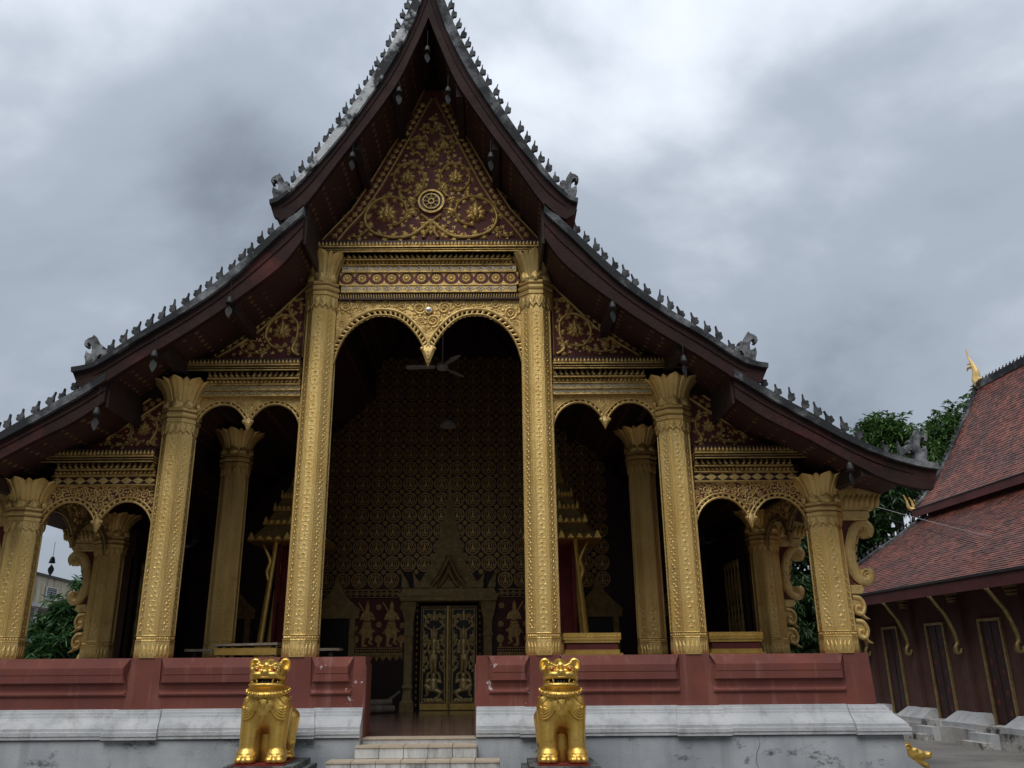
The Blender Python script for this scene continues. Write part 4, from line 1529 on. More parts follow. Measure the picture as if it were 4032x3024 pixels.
for s_ in (-1, 1):
    border(ped, mirrored(PO, s_), mirrored(PI_, s_), PY, .125, .10)
    vine(ped, mirrored([(0.0, 8.46), (.16, 8.30), (.36, 8.17), (.66, 8.15), (.96, 8.26), (1.08, 8.50), (.96, 8.78), (.70, 8.90), (.48, 8.82), (.40, 8.60), (.50, 8.42), (.70, 8.36)], s_), .055, .035, PY, .045, GR, True, 3, .13)
    vine(ped, mirrored([(.26, 8.90), (.16, 9.06), (.13, 9.26), (.24, 9.48), (.46, 9.52), (.62, 9.34), (.60, 9.12), (.44, 9.0), (.32, 9.08)], s_), .045, .028, PY, .040, GR, True, 4, .105)
    vine(ped, mirrored([(.02, 9.50), (.05, 9.72), (.12, 9.98), (.26, 10.06), (.37, 9.92), (.32, 9.76), (.21, 9.74)], s_), .036, .022, PY, .035, GR, True, 5, .085)
    vine(ped, mirrored([(.0, 10.1), (.06, 10.25), (.14, 10.30), (.18, 10.2), (.12, 10.14)], s_), .028, .018, PY, .03, GR, True, 6, .06)
    vine(ped, mirrored([(.12, 8.14), (.03, 8.30), (-.05, 8.46), (-.16, 8.56)], s_), .05, .04, PY + .002, .05, GR, False)
    place2('fleuron', M_FLEURON, GR, ped, s_ * .73, 8.58, PY - .004, .29)
    place2('fleuron', M_FLEURON, GR, ped, s_ * .40, 9.26, PY - .004, .22)
    place2('fleuron', M_FLEURON, GR, ped, s_ * .20, 9.88, PY - .004, .15)
    place2('acanthus_leaf', M_LEAF, GR, ped, s_ * .20, 8.66, PY - .01, .26, s_ * -1.9)
    place2('acanthus_leaf', M_LEAF, GR, ped, s_ * .16, 8.98, PY - .01, .24, s_ * -.45)
    place2('acanthus_leaf', M_LEAF, GR, ped, s_ * .24, 8.80, PY - .01, .22, s_ * -1.2)
    # leafy scroll brackets at the corners
    vine(ped, mirrored([(1.02, 8.3), (1.18, 8.17), (1.34, 8.18)], s_), .035, .02, PY, .03, GR, True, 8, .11)
    taken = [(s_ * .73, 8.58, .30), (s_ * .40, 9.28, .22), (s_ * .2, 9.88, .16), (0, 8.80, .27)]
    reg = mirrored([(0.02, 8.12), (1.42, 8.12), (1.30, 8.30), (1.04, 8.62), (.76, 9.12), (.38, 9.93), (.10, 10.5), (0.02, 10.7)], s_)
    for x, z, r in pack(reg, [.052, .040, .031], 800, 11 + s_, taken):
        place2('leaf_sprig', M_SPRIG, GR, ped, x, z - r * .5, PY, r * 1.5, random.uniform(-.9, .9))
place2('fleuron', M_FLEURON, GR, ped, 0, 8.30, PY - .01, .14, PI)
place2('fleuron', M_FLEURON, GR, ped, 0, 9.72, PY - .004, .10)
place2('fleuron', M_FLEURON, GR, ped, 0, 10.42, PY - .004, .09)
# wheel of the law
WY = PY - .03
ringm = MB()


def ring(mb, r0, r1, y0, y1, n=28, cx=0, cz=0):
    vs = []
    for i in range(n):
        a = 2 * PI * i / n
        c, s2 = math.cos(a), math.sin(a)
        for r, y in ((r0, y1), (r0, y0), (r1, y0), (r1, y1)):
            vs.append((cx + r * c, y, cz + r * s2))
    fs = []
    for i in range(n):
        j = (i + 1) % n
        for k in range(3):
            fs.append((i * 4 + k, i * 4 + k + 1, j * 4 + k + 1, j * 4 + k))
    return mb.add(vs, fs)


wz = 8.80
put('wheel_back', MB().lathe([(.195, 0), (.195, .02)], 28), 'black_lacquer', ped, T(0, PY - .004, wz) @ Matrix.Rotation(PI / 2, 4, 'X'))
whl = ring(ring(ring(MB(), .185, .218, WY - .02, PY, cz=wz), .125, .145, WY - .016, PY, cz=wz), .035, .055, WY - .02, PY, cz=wz)
for k in range(8):
    a = PI * k / 4
    whl.stroke([(math.cos(a) * .04, wz + math.sin(a) * .04), (math.cos(a) * .09, wz + math.sin(a) * .09), (math.cos(a) * .13, wz + math.sin(a) * .13)], [.02, .028, .04], WY, .02)
put('wheel', whl, GR, ped)
for k in range(16):
    a = PI * k / 8
    put('wheel_stud', MESH['flower'], 'gold_fret', ped, T(.165 * math.cos(a), WY + .004, wz + .165 * math.sin(a)) @ S(.5))

for s_ in (-1, 1):
    # aisle pediment
    po = mirrored([(1.93, 7.55), (2.77, 6.63), (3.18, 6.31), (3.62, 6.09)], s_)
    pin = mirrored([(1.93, 7.30), (2.60, 6.56), (2.95, 6.29), (3.25, 6.09)], s_)
    p2 = put('aisle_pediment', MB().prism(mirrored([(1.91, 6.08), (3.62, 6.08), (3.18, 6.31), (2.77, 6.63), (1.91, 7.57)], s_), .02, .09), 'red_field', TEMPLE)
    border(p2, po, pin, PY, .125, .10)
    put('border_rib', MB().stroke(mirrored([(1.935, 6.1), (1.935, 7.35)], s_), .03, PY, .025), GR, p2)
    vine(p2, mirrored([(1.98, 6.12), (2.10, 6.22), (2.04, 6.45), (2.06, 6.68), (2.24, 6.80), (2.46, 6.68), (2.52, 6.44), (2.38, 6.26), (2.18, 6.28)], s_), .045, .03, PY, .04, GR, True, 7, .11)
    vine(p2, mirrored([(2.44, 6.26), (2.58, 6.17), (2.80, 6.18), (2.90, 6.28), (2.80, 6.38), (2.66, 6.36)], s_), .034, .022, PY, .034, GR, True, 8, .085)
    vine(p2, mirrored([(2.14, 6.78), (2.20, 6.92), (2.12, 7.06), (2.0, 7.0), (2.02, 6.88)], s_), .034, .022, PY, .034, GR, True, 9, .075)
    place2('fleuron', M_FLEURON, GR, p2, s_ * 2.28, 6.52, PY - .004, .23)
    place2('fleuron', M_FLEURON, GR, p2, s_ * 2.74, 6.27, PY - .004, .11)
    reg = mirrored([(1.97, 6.12), (3.12, 6.12), (2.9, 6.25), (2.56, 6.52), (1.97, 7.18)], s_)
    for x, z, r in pack(reg, [.046, .036, .028], 600, 21 + s_, [(s_ * 2.28, 6.52, .21), (s_ * 2.74, 6.27, .10), (s_ * 2.08, 6.97, .06)]):
        place2('leaf_sprig', M_SPRIG, GR, p2, x, z - r * .5, PY, r * 1.5, random.uniform(-.9, .9))
    # outer pediment
    po = mirrored([(3.96, 5.62), (4.5, 5.18), (5.05, 4.86), (5.42, 4.67)], s_)
    pin = mirrored([(3.96, 5.40), (4.40, 5.07), (4.85, 4.80), (5.12, 4.67)], s_)
    p3 = put('outer_pediment', MB().prism(mirrored([(3.93, 4.66), (5.42, 4.66), (5.05, 4.86), (4.5, 5.18), (3.93, 5.64)], s_), .02, .09), 'red_field', TEMPLE)
    border(p3, po, pin, PY, .12, .09)
    vine(p3, mirrored([(3.99, 4.70), (4.10, 4.76), (4.02, 4.95), (4.08, 5.14), (4.26, 5.16), (4.40, 5.02), (4.38, 4.82), (4.22, 4.76)], s_), .038, .026, PY, .036, GR, True, 10, .085)
    vine(p3, mirrored([(4.36, 4.78), (4.52, 4.71), (4.70, 4.73), (4.74, 4.82), (4.64, 4.88), (4.54, 4.84)], s_), .03, .02, PY, .03, GR, True, 11, .065)
    place2('fleuron', M_FLEURON, GR, p3, s_ * 4.22, 4.95, PY - .004, .16)
    reg = mirrored([(3.98, 4.70), (5.0, 4.70), (4.8, 4.8), (4.38, 5.03), (3.98, 5.32)], s_)
    for x, z, r in pack(reg, [.040, .031, .025], 450, 31 + s_, [(s_ * 4.22, 4.95, .15), (s_ * 4.63, 4.80, .06)]):
        place2('leaf_sprig', M_SPRIG, GR, p3, x, z - r * .5, PY, r * 1.5, random.uniform(-.9, .9))
    # carved beam end over the outer bay and its little frieze
    put('tie_beam', MB().box(min(s_ * 3.95, s_ * 4.62), max(s_ * 3.95, s_ * 4.62), -.12, .08, 5.44, 5.62), 'wood_red', TEMPLE)

bs = MB().dome(diamond(.055, .055), 0, .016, .6).dome(rosette_poly(.022, 4, .6), -.010, .010).mesh('board_stud')
gboards = [o for o in TEMPLE.children if o.name.startswith('gable_board')]
for s_ in (-1, 1):
    for (lo, hi, x0, x1, zb, gb) in ((PO, T1_BOT, .1, 1.70, 8.1, 0), ([(1.93, 7.55), (2.77, 6.63), (3.18, 6.31), (3.62, 6.09), (4.2, 6.05)], T2_BOT, 1.9, 3.95, 6.12, 1), ([(3.96, 5.62), (4.5, 5.18), (5.05, 4.86), (5.42, 4.67), (6.2, 4.66)], T3_BOT, 4.36, 5.85, 4.70, 2)):
        asc = sorted(lo)
        r = 0
        z = zb
        while z < 11.0:
            x = x0 + (.07 if r % 2 else 0)
            while x < x1:
                if z > interp(asc, x) + .07 and z < interp(hi, x) + .10:
                    put('board_stud', bs, GR, gboards[0], T(s_ * x, .099, z))
                x += .14
            z += .07
            r += 1

# ------------------------------------------------------------------ eave brackets on the outer columns
def bracket(sgn, y, mat, rmat):
    """Scroll bracket standing out from the column towards the eave; built for +X and mirrored."""
    M = T(sgn * X3, y, 0) @ S(sgn, 1, 1)
    x0 = .24
    body = MB()
    body.prism([(x0, 3.66), (x0 + .46, 3.66), (x0 + .56, 3.78), (x0 + .66, 3.99), (x0, 3.99)], -.10, .10, .012)
    body.prism([(x0, 3.995), (x0 + .78, 3.995), (x0 + .80, 4.20), (x0, 4.20)], -.09, .09, .01)
    body.prism([(x0, 3.52), (x0 + .36, 3.52), (x0 + .40, 3.57), (x0 + .40, 3.655), (x0, 3.655)], -.11, .11, .01)
    o = put('eave_bracket', body, mat, TEMPLE, M)
    fl_ = MB()
    for k in range(7):
        xx = x0 + .05 + k * .075
        fl_.dome([(xx, 3.69), (xx + .06, 3.72), (xx + .08, 3.80), (xx + .075, 3.90), (xx + .02, 3.86), (xx - .005, 3.78)], -.10, .03)
    fl_.stroke([(x0, 4.04), (x0 + .72, 4.04)], .03, -.09, .02)
    fl_.stroke([(x0, 4.17), (x0 + .74, 4.17)], .03, -.09, .02)
    for k in range(9):
        fl_.dome(rosette_poly(.035, 4, .5, x0 + .06 + k * .078, 4.105), -.09, .02)
    put('flame_carving', fl_, mat, o)
    put('bracket_panel', MB().prism([(x0 - .01, 2.62), (x0 + .07, 2.62), (x0 + .05, 2.85), (x0 + .06, 3.2), (x0 + .20, 3.515), (x0 - .01, 3.515)], -.04, .04), rmat, o)
    # C-scroll with two volutes
    spine = smooth_path([(x0 + .36, 3.30), (x0 + .40, 3.40), (x0 + .32, 3.475), (x0 + .20, 3.42), (x0 + .12, 3.26), (x0 + .08, 3.05), (x0 + .09, 2.86), (x0 + .15, 2.72), (x0 + .26, 2.68), (x0 + .32, 2.76), (x0 + .27, 2.82)], 5)
    n = len(spine)
    wd = [.11 + .05 * math.sin(PI * i / (n - 1)) for i in range(n)]
    sc = MB()
    inner = [(x + .0, z) for x, z in spine]
    for yy, h in ((-.05, .03), (.05, -.03)):
        sc.stroke(spine, wd, yy, h)
    sc.prism([(x0 + .10, 3.42), (x0 + .03, 3.2), (x0 + .0, 3.0), (x0 + .02, 2.78), (x0 + .12, 2.66), (x0 + .20, 2.74), (x0 + .16, 2.86), (x0 + .17, 3.06), (x0 + .22, 3.26), (x0 + .28, 3.40), (x0 + .22, 3.47)], -.05, .05, .01)
    for cx, cz, r in ((x0 + .33, 3.38, .105), (x0 + .25, 2.755, .095)):
        sc.prism([(cx + r * math.cos(a * PI / 9), cz + r * math.sin(a * PI / 9)) for a in range(18)], -.055, .055, .012)
        sp = [(cx + r * (.85 - .7 * t / 20) * math.cos(.5 + t * .5), cz + r * (.85 - .7 * t / 20) * math.sin(.5 + t * .5)) for t in range(21)]
        sc.stroke(sp, .028, -.054, .025)
    put('volute', sc, mat, o)
    slit = MB()
    for k in range(5):
        zz = 2.90 + k * .105
        slit.prism([(x0 + .09, zz), (x0 + .15, zz + .03), (x0 + .19 + .01 * k, zz + .085), (x0 + .12, zz + .05)], -.066, -.05)
    put('slit', slit, 'black_lacquer', o)
    for k in range(10):
        zz = 2.80 + k * .062
        put('rim_bead', MESH['flower'], mat, o, T(x0 + .045 + .012 * abs(k - 4) * .5, -.052, zz) @ S(.8))
    ped_ = MB().prism([(x0, 2.50), (x0 + .16, 2.50), (x0 + .20, 2.56), (x0 + .17, 2.62), (x0, 2.62)], -.07, .07, .01)
    put('bracket_block', ped_, mat, o)
    for za in (2.16, 1.84):
        p = smooth_path([(x0 + .02, za + .30), (x0 + .12, za + .28), (x0 + .17, za + .18), (x0 + .13, za + .08), (x0 + .05, za + .10), (x0 + .06, za + .17), (x0 + .11, za + .17)], 5)
        q = smooth_path([(x0 + .12, za + .12), (x0 + .15, za + .04), (x0 + .22, za + .0)], 4)
        m = MB()
        for yy, h in ((-.03, .03), (.03, -.03)):
            m.stroke(p, .065, yy, h)
            m.stroke(q, [.06 - .05 * i / (len(q) - 1) for i in range(len(q))], yy, h)
        m.prism([(x0 - .01, za + .27), (x0 + .10, za + .27), (x0 + .15, za + .18), (x0 + .10, za + .09), (x0 - .01, za + .06)], -.03, .03, .006)
        put('small_volute', m, mat, o)


for s_ in (-1, 1):
    bracket(s_, 0, 'gold_fret', 'red_field')
    bracket(s_, Y2, 'gold_fret', 'red_field')

# ------------------------------------------------------------------ hall front wall, doors, stencils
ZW = 3.74
GABLE = [(6.0, 3.74), (5.8, 4.0), (5.2, 4.38), (4.7, 4.66), (4.36, 4.9), (4.3, 5.22), (3.9, 5.5), (3.27, 5.95), (2.7, 6.4), (2.05, 6.98), (1.80, 7.3), (1.72, 7.95), (1.34, 8.6), (1.02, 9.1), (.7, 9.65), (.44, 10.15), (.2, 10.75), (0, 11.2)]
GABLE_POLY = [(x, z) for x, z in GABLE] + [(-x, z) for x, z in GABLE[-2::-1]]
wall = MB()
wall.box(-5.9, -0.66, YW, YW + .35, FL, ZW)
wall.box(0.70, 5.9, YW, YW + .35, FL, ZW)
wall.box(-0.66, 0.70, YW, YW + .35, 2.86, ZW)
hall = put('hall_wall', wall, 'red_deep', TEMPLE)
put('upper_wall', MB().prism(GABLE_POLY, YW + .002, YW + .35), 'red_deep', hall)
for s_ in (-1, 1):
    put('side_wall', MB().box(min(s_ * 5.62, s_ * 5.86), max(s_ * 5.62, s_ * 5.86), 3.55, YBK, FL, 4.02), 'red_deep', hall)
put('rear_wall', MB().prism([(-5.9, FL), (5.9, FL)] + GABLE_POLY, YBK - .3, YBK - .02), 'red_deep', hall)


def medallion(X, Z):
    r = np.hypot(X, Z)
    a = np.arctan2(Z, X)
    m = (np.abs(r - .158) < .006) | (np.abs(r - .142) < .0035)
    e = np.hypot(X / .060, (Z + .004) / .098)
    fig = (np.abs(e - 1) < .09) | (cap2(X, Z, (0, .052), (0, .035), .013, .016) < 0) | (cap2(X, Z, (0, .01), (0, -.03), .024, .030) < 0) | (cap2(X, Z, (-.034, -.052), (.034, -.052), .013) < 0)
    fig |= cap2(X, Z, (0, .065), (0, .088), .008, .002) < 0
    for s_ in (-1, 1):
        for (ax, az), (bx, bz), r1, r2 in (((.080, .062), (.104, .022), .011, .003), ((.075, .080), (.046, .108), .010, .003), ((.094, -.010), (.112, .016), .010, .003), ((.100, -.040), (.082, -.012), .010, .003),
                                           ((.088, -.070), (.100, -.046), .009, .003), ((.070, -.092), (.036, -.112), .010, .003), ((.118, -.030), (.122, -.064), .008, .002), ((.060, .112), (.092, .098), .008, .002), ((.022, .126), (.0, .134), .008, .004)):
            fig |= cap2(X, Z, (s_ * ax, az), (s_ * bx, bz), r1, r2) < 0
    m |= fig
    return m


med = mask_mesh('medallion', medallion, -.165, .165, -.165, .165, .006)
ros = mask_mesh('wall_rosette', lambda X, Z: ((np.hypot(X, Z) < .048 + .008 * np.cos(8 * np.arctan2(Z, X))) & (np.hypot(X, Z) > .034)) | ((np.hypot(X, Z) < .026) & (np.hypot(X, Z) > .010)), -.06, .06, -.06, .06, .006)
nC, nR = 20, 15
for j in range(nR):
    z = 3.34 + j * .352
    for i in range(nC):
        x = -3.34 + i * .352
        if j == 0 and abs(x) < .9:
            continue
        put('medallion', med, 'gold_stencil', hall, T(x, YW - .004, z))
for j in range(nR):
    z = 3.34 + (j + .5) * .352
    for i in range(0, nC - 1):
        x = -3.34 + (i + .5) * .352
        put('wall_rosette', ros, 'gold_stencil', hall, T(x, YW - .004, z))


def diamond_band(X, Z):
    u = np.mod(X + 50, .13) - .065
    d = np.abs(u) / .065 + np.abs(Z) / .06
    return ((d < 1.0) & (d > .72)) | (d < .35) | (np.abs(np.abs(Z) - .078) < .006)


db = mask_mesh('diamond_band', diamond_band, -2.9, -.98, -.09, .09, .008)
put('diamond_band', db, 'gold_stencil', hall, T(0, YW - .004, 3.06))
db2 = mask_mesh('diamond_band', diamond_band, 1.08, 2.6, -.09, .09, .008)
put('diamond_band', db2, 'gold_stencil', hall, T(0, YW - .004, 3.06))


def fringe_band(X, Z):
    u = np.mod(X + 50, .05) - .025
    m = (np.abs(Z - .10) < .010) | (np.abs(Z + .0) < .008) | ((np.abs(u) / .025 + np.abs(Z - .05) / .04) < .75)
    u2 = np.mod(X + 50, .14) - .07
    m |= (Z < -.01) & (Z > -.06 - .10 * (1 - np.abs(u2) / .07)) & (np.sin(X * 300) * np.sin(Z * 260) > -.2)
    return m


fb = mask_mesh('fringe_band', fringe_band, -2.9, -.95, -.17, .12, .008)
put('fringe_band', fb, 'gold_stencil', hall, T(0, YW - .004, 1.84))
fb2 = mask_mesh('fringe_band', fringe_band, 1.05, 2.6, -.17, .12, .008)
put('fringe_band', fb2, 'gold_stencil', hall, T(0, YW - .004, 1.84))


def warrior(X, Z):
    """Striding guardian with a sword held over the shoulder; feet at z = 0, 0.95 high, faces +X."""
    m = cap2(X, Z, (.0, .80), (.0, .735), .042, .036) < 0                      # head
    m |= cap2(X, Z, (0, .84), (0, .93), .038, .004) < 0                        # pointed crown
    m |= (cap2(X, Z, (-.05, .66), (.06, .66), .045) < 0) | (cap2(X, Z, (0, .66), (0, .52), .078, .055) < 0)
    m |= cap2(X, Z, (-.09, .66), (-.13, .56), .026, .022) < 0
    m |= cap2(X, Z, (-.13, .56), (-.01, .60), .022, .018) < 0
    m |= cap2(X, Z, (.10, .66), (.15, .56), .026, .022) < 0
    m |= cap2(X, Z, (.15, .56), (.02, .60), .022, .018) < 0
    sk = (cap2(X, Z, (0, .50), (0, .30), .075, .13) < 0) | (cap2(X, Z, (.10, .34), (.19, .30), .04, .005) < 0) | (cap2(X, Z, (-.10, .32), (-.18, .26), .04, .005) < 0)
    m |= sk & (np.sin(X * 130 + Z * 60) + np.sin(Z * 190) > -.9)
    m |= cap2(X, Z, (-.05, .28), (-.07, .04), .050, .028) < 0
    m |= cap2(X, Z, (-.07, .025), (.01, .015), .024, .016) < 0
    m |= cap2(X, Z, (.06, .28), (.10, .16), .052, .035) < 0
    m |= cap2(X, Z, (.10, .16), (.06, .08), .034, .022) < 0
    m |= cap2(X, Z, (.06, .08), (.13, .045), .020, .014) < 0
    sw = cap2(X, Z, (-.19, .90), (.07, .50), .013) < 0
    m |= sw
    belt = (np.abs(Z - .515) < .010) & (np.abs(X) < .07)
    return m & ~belt


for xa, xb in ((-2.14, -1.0), (1.06, 2.2)):
    put('red_panel', MB().box(xa, xb, YW - .002, YW + .01, 1.95, 2.95), 'red_panel', hall)
wm = mask_mesh('warrior_stencil', warrior, -.24, .24, -.01, .95, .008)
for x, mir in ((-1.72, 1), (-1.20, 1), (1.42, -1), (1.95, -1)):
    put('warrior_stencil', wm, 'gold_stencil', hall, T(x, YW - .004, 1.975) @ S(mir, 1, 1))


def pot(X, Z):
    m = (np.hypot(X / .9, Z - .13) < .085) & (np.sin(X * 170) * np.sin(Z * 170) > -.55)
    m |= (cap2(X, Z, (0, .05), (0, 0), .012, .03) < 0)
    return m


pm = mask_mesh('flower_pot_stencil', pot, -.1, .1, -.03, .24, .008)
for x in (-1.96, -1.46, -.98, 1.12, 1.70):
    put('flower_pot_stencil', pm, 'gold_stencil', hall, T(x, YW - .004, 1.99))
rnd = random.Random(4)
for x, z in ((-1.95, 2.72), (-1.48, 2.78), (-.97, 2.78), (-1.46, 2.42), (-.96, 2.40), (-1.97, 2.35), (1.15, 2.80), (1.13, 2.42), (1.68, 2.75), (1.66, 2.42)):
    put('wall_rosette', ros, 'gold_stencil', hall, T(x, YW - .0045, z) @ S(1.15))

# carved door leaves: a deity standing on a crouching ogre, in vine scrolls
def door_height(X, Z):
    """Relief height on one leaf; X in +-.26, Z from 0 to 2.1."""
    h = np.zeros_like(X)

    def cap(a, b, r1, r2=None, k=.75, lift_=0.0):
        nonlocal h
        d = cap2(X, Z, a, b, r1, r2)
        r = max(r1, r2 or r1)
        hh = np.where(d < 0, np.sqrt(np.clip(1 - (1 + d / r) ** 2, 0, 1)) * r * k + lift_, 0)
        h = np.maximum(h, hh)

    def curve(pts, r):
        p = smooth_path(pts, 5)
        for a, b in zip(p, p[1:]):
            cap(a, b, r, r, .8, .004)
    # vines
    for s_ in (-1, 1):
        curve([(s_ * .02, 1.52), (s_ * .15, 1.58), (s_ * .19, 1.72), (s_ * .10, 1.80), (s_ * .06, 1.72)], .011)
        curve([(s_ * .20, 1.50), (s_ * .20, 1.30), (s_ * .12, 1.22)], .010)
        curve([(s_ * .20, .78), (s_ * .21, 1.0), (s_ * .15, 1.12)], .010)
        curve([(s_ * .19, .70), (s_ * .12, .84), (s_ * .18, .92)], .009)
        for lx, lz in ((.17, 1.40), (.20, 1.22), (.15, 1.32), (.20, 1.08), (.17, .96), (.21, .88), (.14, 1.70), (.20, 1.80), (.12, 1.84), (.21, 1.62), (.15, .76), (.21, .70), (.10, 1.08)):
            cap((s_ * lx - .014, lz - .024), (s_ * lx + .018, lz + .028), .023, .010, .9, .003)
            cap((s_ * lx - .026, lz + .014), (s_ * lx + .026, lz - .008), .014, .012, 1.0, .003)
    cap((0, 1.90), (0, 1.76), .028, .045, .6, .004)
    for s_ in (-1, 1):
        cap((s_ * .03, 1.78), (s_ * .07, 1.84), .02, .012, .8)
    # deity
    cap((0, 1.60), (0, 1.46), .006, .050, .7, .01)
    cap((0, 1.43), (0, 1.38), .042, .038, .9, .012)
    for s_ in (-1, 1):
        cap((s_ * .06, 1.52), (s_ * .05, 1.36), .014, .018, .8, .004)
    cap((0, 1.29), (0, 1.12), .072, .052, .6, .012)
    cap((-.075, 1.29), (.075, 1.29), .036, .036, .7, .010)
    cap((.09, 1.28), (.125, 1.12), .028, .024, .9, .006)
    cap((.125, 1.12), (.07, .99), .023, .018, .9, .008)
    cap((-.09, 1.28), (-.11, 1.14), .028, .024, .9, .006)
    cap((-.11, 1.14), (.0, 1.17), .022, .018, .9, .016)
    cap((0, 1.08), (.015, .95), .062, .072, .6, .010)
    cap((-.03, .98), (-.035, .70), .052, .026, .8, .008)
    cap((.04, .98), (.065, .84), .054, .040, .8, .010)
    cap((.065, .84), (.035, .70), .038, .024, .8, .008)
    cap((-.035, .70), (-.055, .665), .022, .016, .9, .006)
    cap((.035, .70), (.06, .665), .022, .016, .9, .006)
    # ogre
    cap((0, .60), (0, .56), .055, .050, .8, .012)
    cap((0, .48), (0, .36), .085, .095, .5, .012)
    for s_ in (-1, 1):
        cap((s_ * .09, .50), (s_ * .15, .46), .034, .030, .8, .008)
        cap((s_ * .15, .46), (s_ * .12, .62), .028, .022, .9, .008)
        cap((s_ * .12, .62), (s_ * .06, .665), .02, .016, .9, .006)
    cap((.06, .32), (.15, .40), .045, .042, .8, .012)
    cap((.15, .40), (.12, .22), .040, .026, .8, .010)
    cap((.12, .22), (.16, .19), .022, .016, .9, .006)
    cap((-.06, .30), (-.16, .26), .048, .042, .8, .012)
    cap((-.16, .26), (-.10, .16), .038, .024, .8, .010)
    cap((-.10, .16), (-.02, .13), .026, .020, .9, .008)
    for k in range(6):
        cap((-.17 + k * .065, .09), (-.15 + k * .065, .12), .034, .026, .7, .003)
    # bead border
    u = np.minimum(np.abs(np.abs(X) - .232), np.minimum(np.abs(Z - .06), np.abs(Z - 1.955)))
    inb = (np.abs(X) < .245) & (Z > .045) & (Z < 1.97)
    bead = (u < .010) & inb & (np.sin((X + Z) * 190) > -.2)
    h = np.maximum(h, np.where(bead, .010, 0))
    return h


def relief_leaf(name, fn, x0, x1, z0, z1, nx, nz):
    gx = np.linspace(x0, x1, nx); gz = np.linspace(z0, z1, nz)
    X, Z = np.meshgrid(gx, gz, indexing='ij')
    h = fn(X, Z)
    V = np.stack([X, -h, Z], -1).reshape(-1, 3)
    ii, kk = np.meshgrid(np.arange(nx - 1), np.arange(nz - 1), indexing='ij')
    a = (ii * nz + kk).ravel()
    F = np.stack([a, a + nz, a + nz + 1, a + 1], 1)
    me = bpy.data.meshes.new(name)
    me.from_pydata(V.tolist(), [], F.tolist())
    hf = h.ravel()[F].max(1) > .0015
    me.materials.append(MATS['black_lacquer'])
    me.materials.append(MATS['gold_leaf_door'])
    me.polygons.foreach_set('material_index', hf.astype(np.int32))
    me.polygons.foreach_set('use_smooth', [True] * len(F))
    me.update()
    return me


leaf_me = relief_leaf('door_carving', door_height, -.262, .262, .03, 1.99, 90, 330)
door = put('door', MB().box(-.60, .64, YW + .14, YW + .20, FL, 2.82), 'black_lacquer', TEMPLE)
for cx, mir in ((-.295, -1), (.335, 1)):
    lf_ = put('door_leaf', MB().box(cx - .285, cx + .285, YW + .095, YW + .138, FL + .01, 2.80), 'gold_dim', door)
    put('door_carving', leaf_me, None, door, T(cx, YW + .092, FL + .10) @ S(mir, 1, .99))
    put('kick_plate', MB().box(cx - .275, cx + .275, YW + .080, YW + .094, FL + .015, FL + .135), 'gold_altar', door)
put('meeting_stile', MB().box(-.012, .052, YW + .06, YW + .13, FL + .01, 2.81), 'gold_dim', door)
put('stile_rib', MB().box(-.012, .008, YW + .048, YW + .06, FL + .01, 2.81), 'gold_altar', door)
sm_ = MB().dome(diamond(.016, .03), 0, .015).mesh('stile_stud')
for k in range(9):
    put('stile_stud', sm_, 'gold_altar', door, T(.030, YW + .060, FL + .16 + k * .23))
# jambs with leaf carving
for xj in (-.645, .685):
    put('door_jamb', MB().box(xj - .045, xj + .045, YW - .02, YW + .13, FL, 2.85), 'wood_red', door)
    for k in range(17):
        put('jamb_leaf', sm_, 'gold_dim', door, T(xj, YW - .021, FL + .12 + k * .125) @ S(1.4, 1, 1.6))

# gilded door surround: pilasters, lintel, horned gablets and a tiered spire
sur = MB()
for s_, xj in ((-1, -.80), (1, .84)):
    prof = [(FL, .17), (FL + .16, .17), (FL + .22, .12), (FL + .40, .10), (FL + .46, .13), (FL + .52, .10), (FL + 1.45, .10), (FL + 1.50, .13), (FL + 1.56, .10), (FL + 1.80, .11), (FL + 2.0, .17), (2.90, .20)]
    for (za, wa), (zb, wb) in zip(prof, prof[1:]):
        sur.hexa([(xj - wa, YW - .06 - wa * .5, za), (xj + wa * .7, YW - .06 - wa * .5, za), (xj + wa * .7, YW + .02, za), (xj - wa, YW + .02, za),
                  (xj - wb, YW - .06 - wb * .5, zb), (xj + wb * .7, YW - .06 - wb * .5, zb), (xj + wb * .7, YW + .02, zb), (xj - wb, YW + .02, zb)]
                 if s_ < 0 else
                 [(xj - wa * .7, YW - .06 - wa * .5, za), (xj + wa, YW - .06 - wa * .5, za), (xj + wa, YW + .02, za), (xj - wa * .7, YW + .02, za),
                  (xj - wb * .7, YW - .06 - wb * .5, zb), (xj + wb, YW - .06 - wb * .5, zb), (xj + wb, YW + .02, zb), (xj - wb * .7, YW + .02, zb)])
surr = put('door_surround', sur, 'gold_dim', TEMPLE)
lin = MB().prism([(-1.02, 2.88), (1.06, 2.88), (1.08, 3.0), (1.0, 3.16), (-.96, 3.16), (-1.04, 3.0)], YW - .22, YW + .01, .015)
lin.box(-1.06, 1.10, YW - .25, YW, 2.985, 3.03)
put('lintel', lin, 'gold_dim', surr)
for s_ in (-1, 1):
    for off, hh in ((.92, .42), (.66, .36)):
        cx = .02 + s_ * off
        put('horn', MB().prism([(cx - s_ * .10, 3.15), (cx + s_ * .09, 3.15), (cx + s_ * .10, 3.15 + hh * .5), (cx + s_ * .13, 3.15 + hh), (cx + s_ * .02, 3.15 + hh * .62), (cx - s_ * .07, 3.15 + hh * .3)], YW - .20, YW - .06, .015), 'gold_dim', surr)
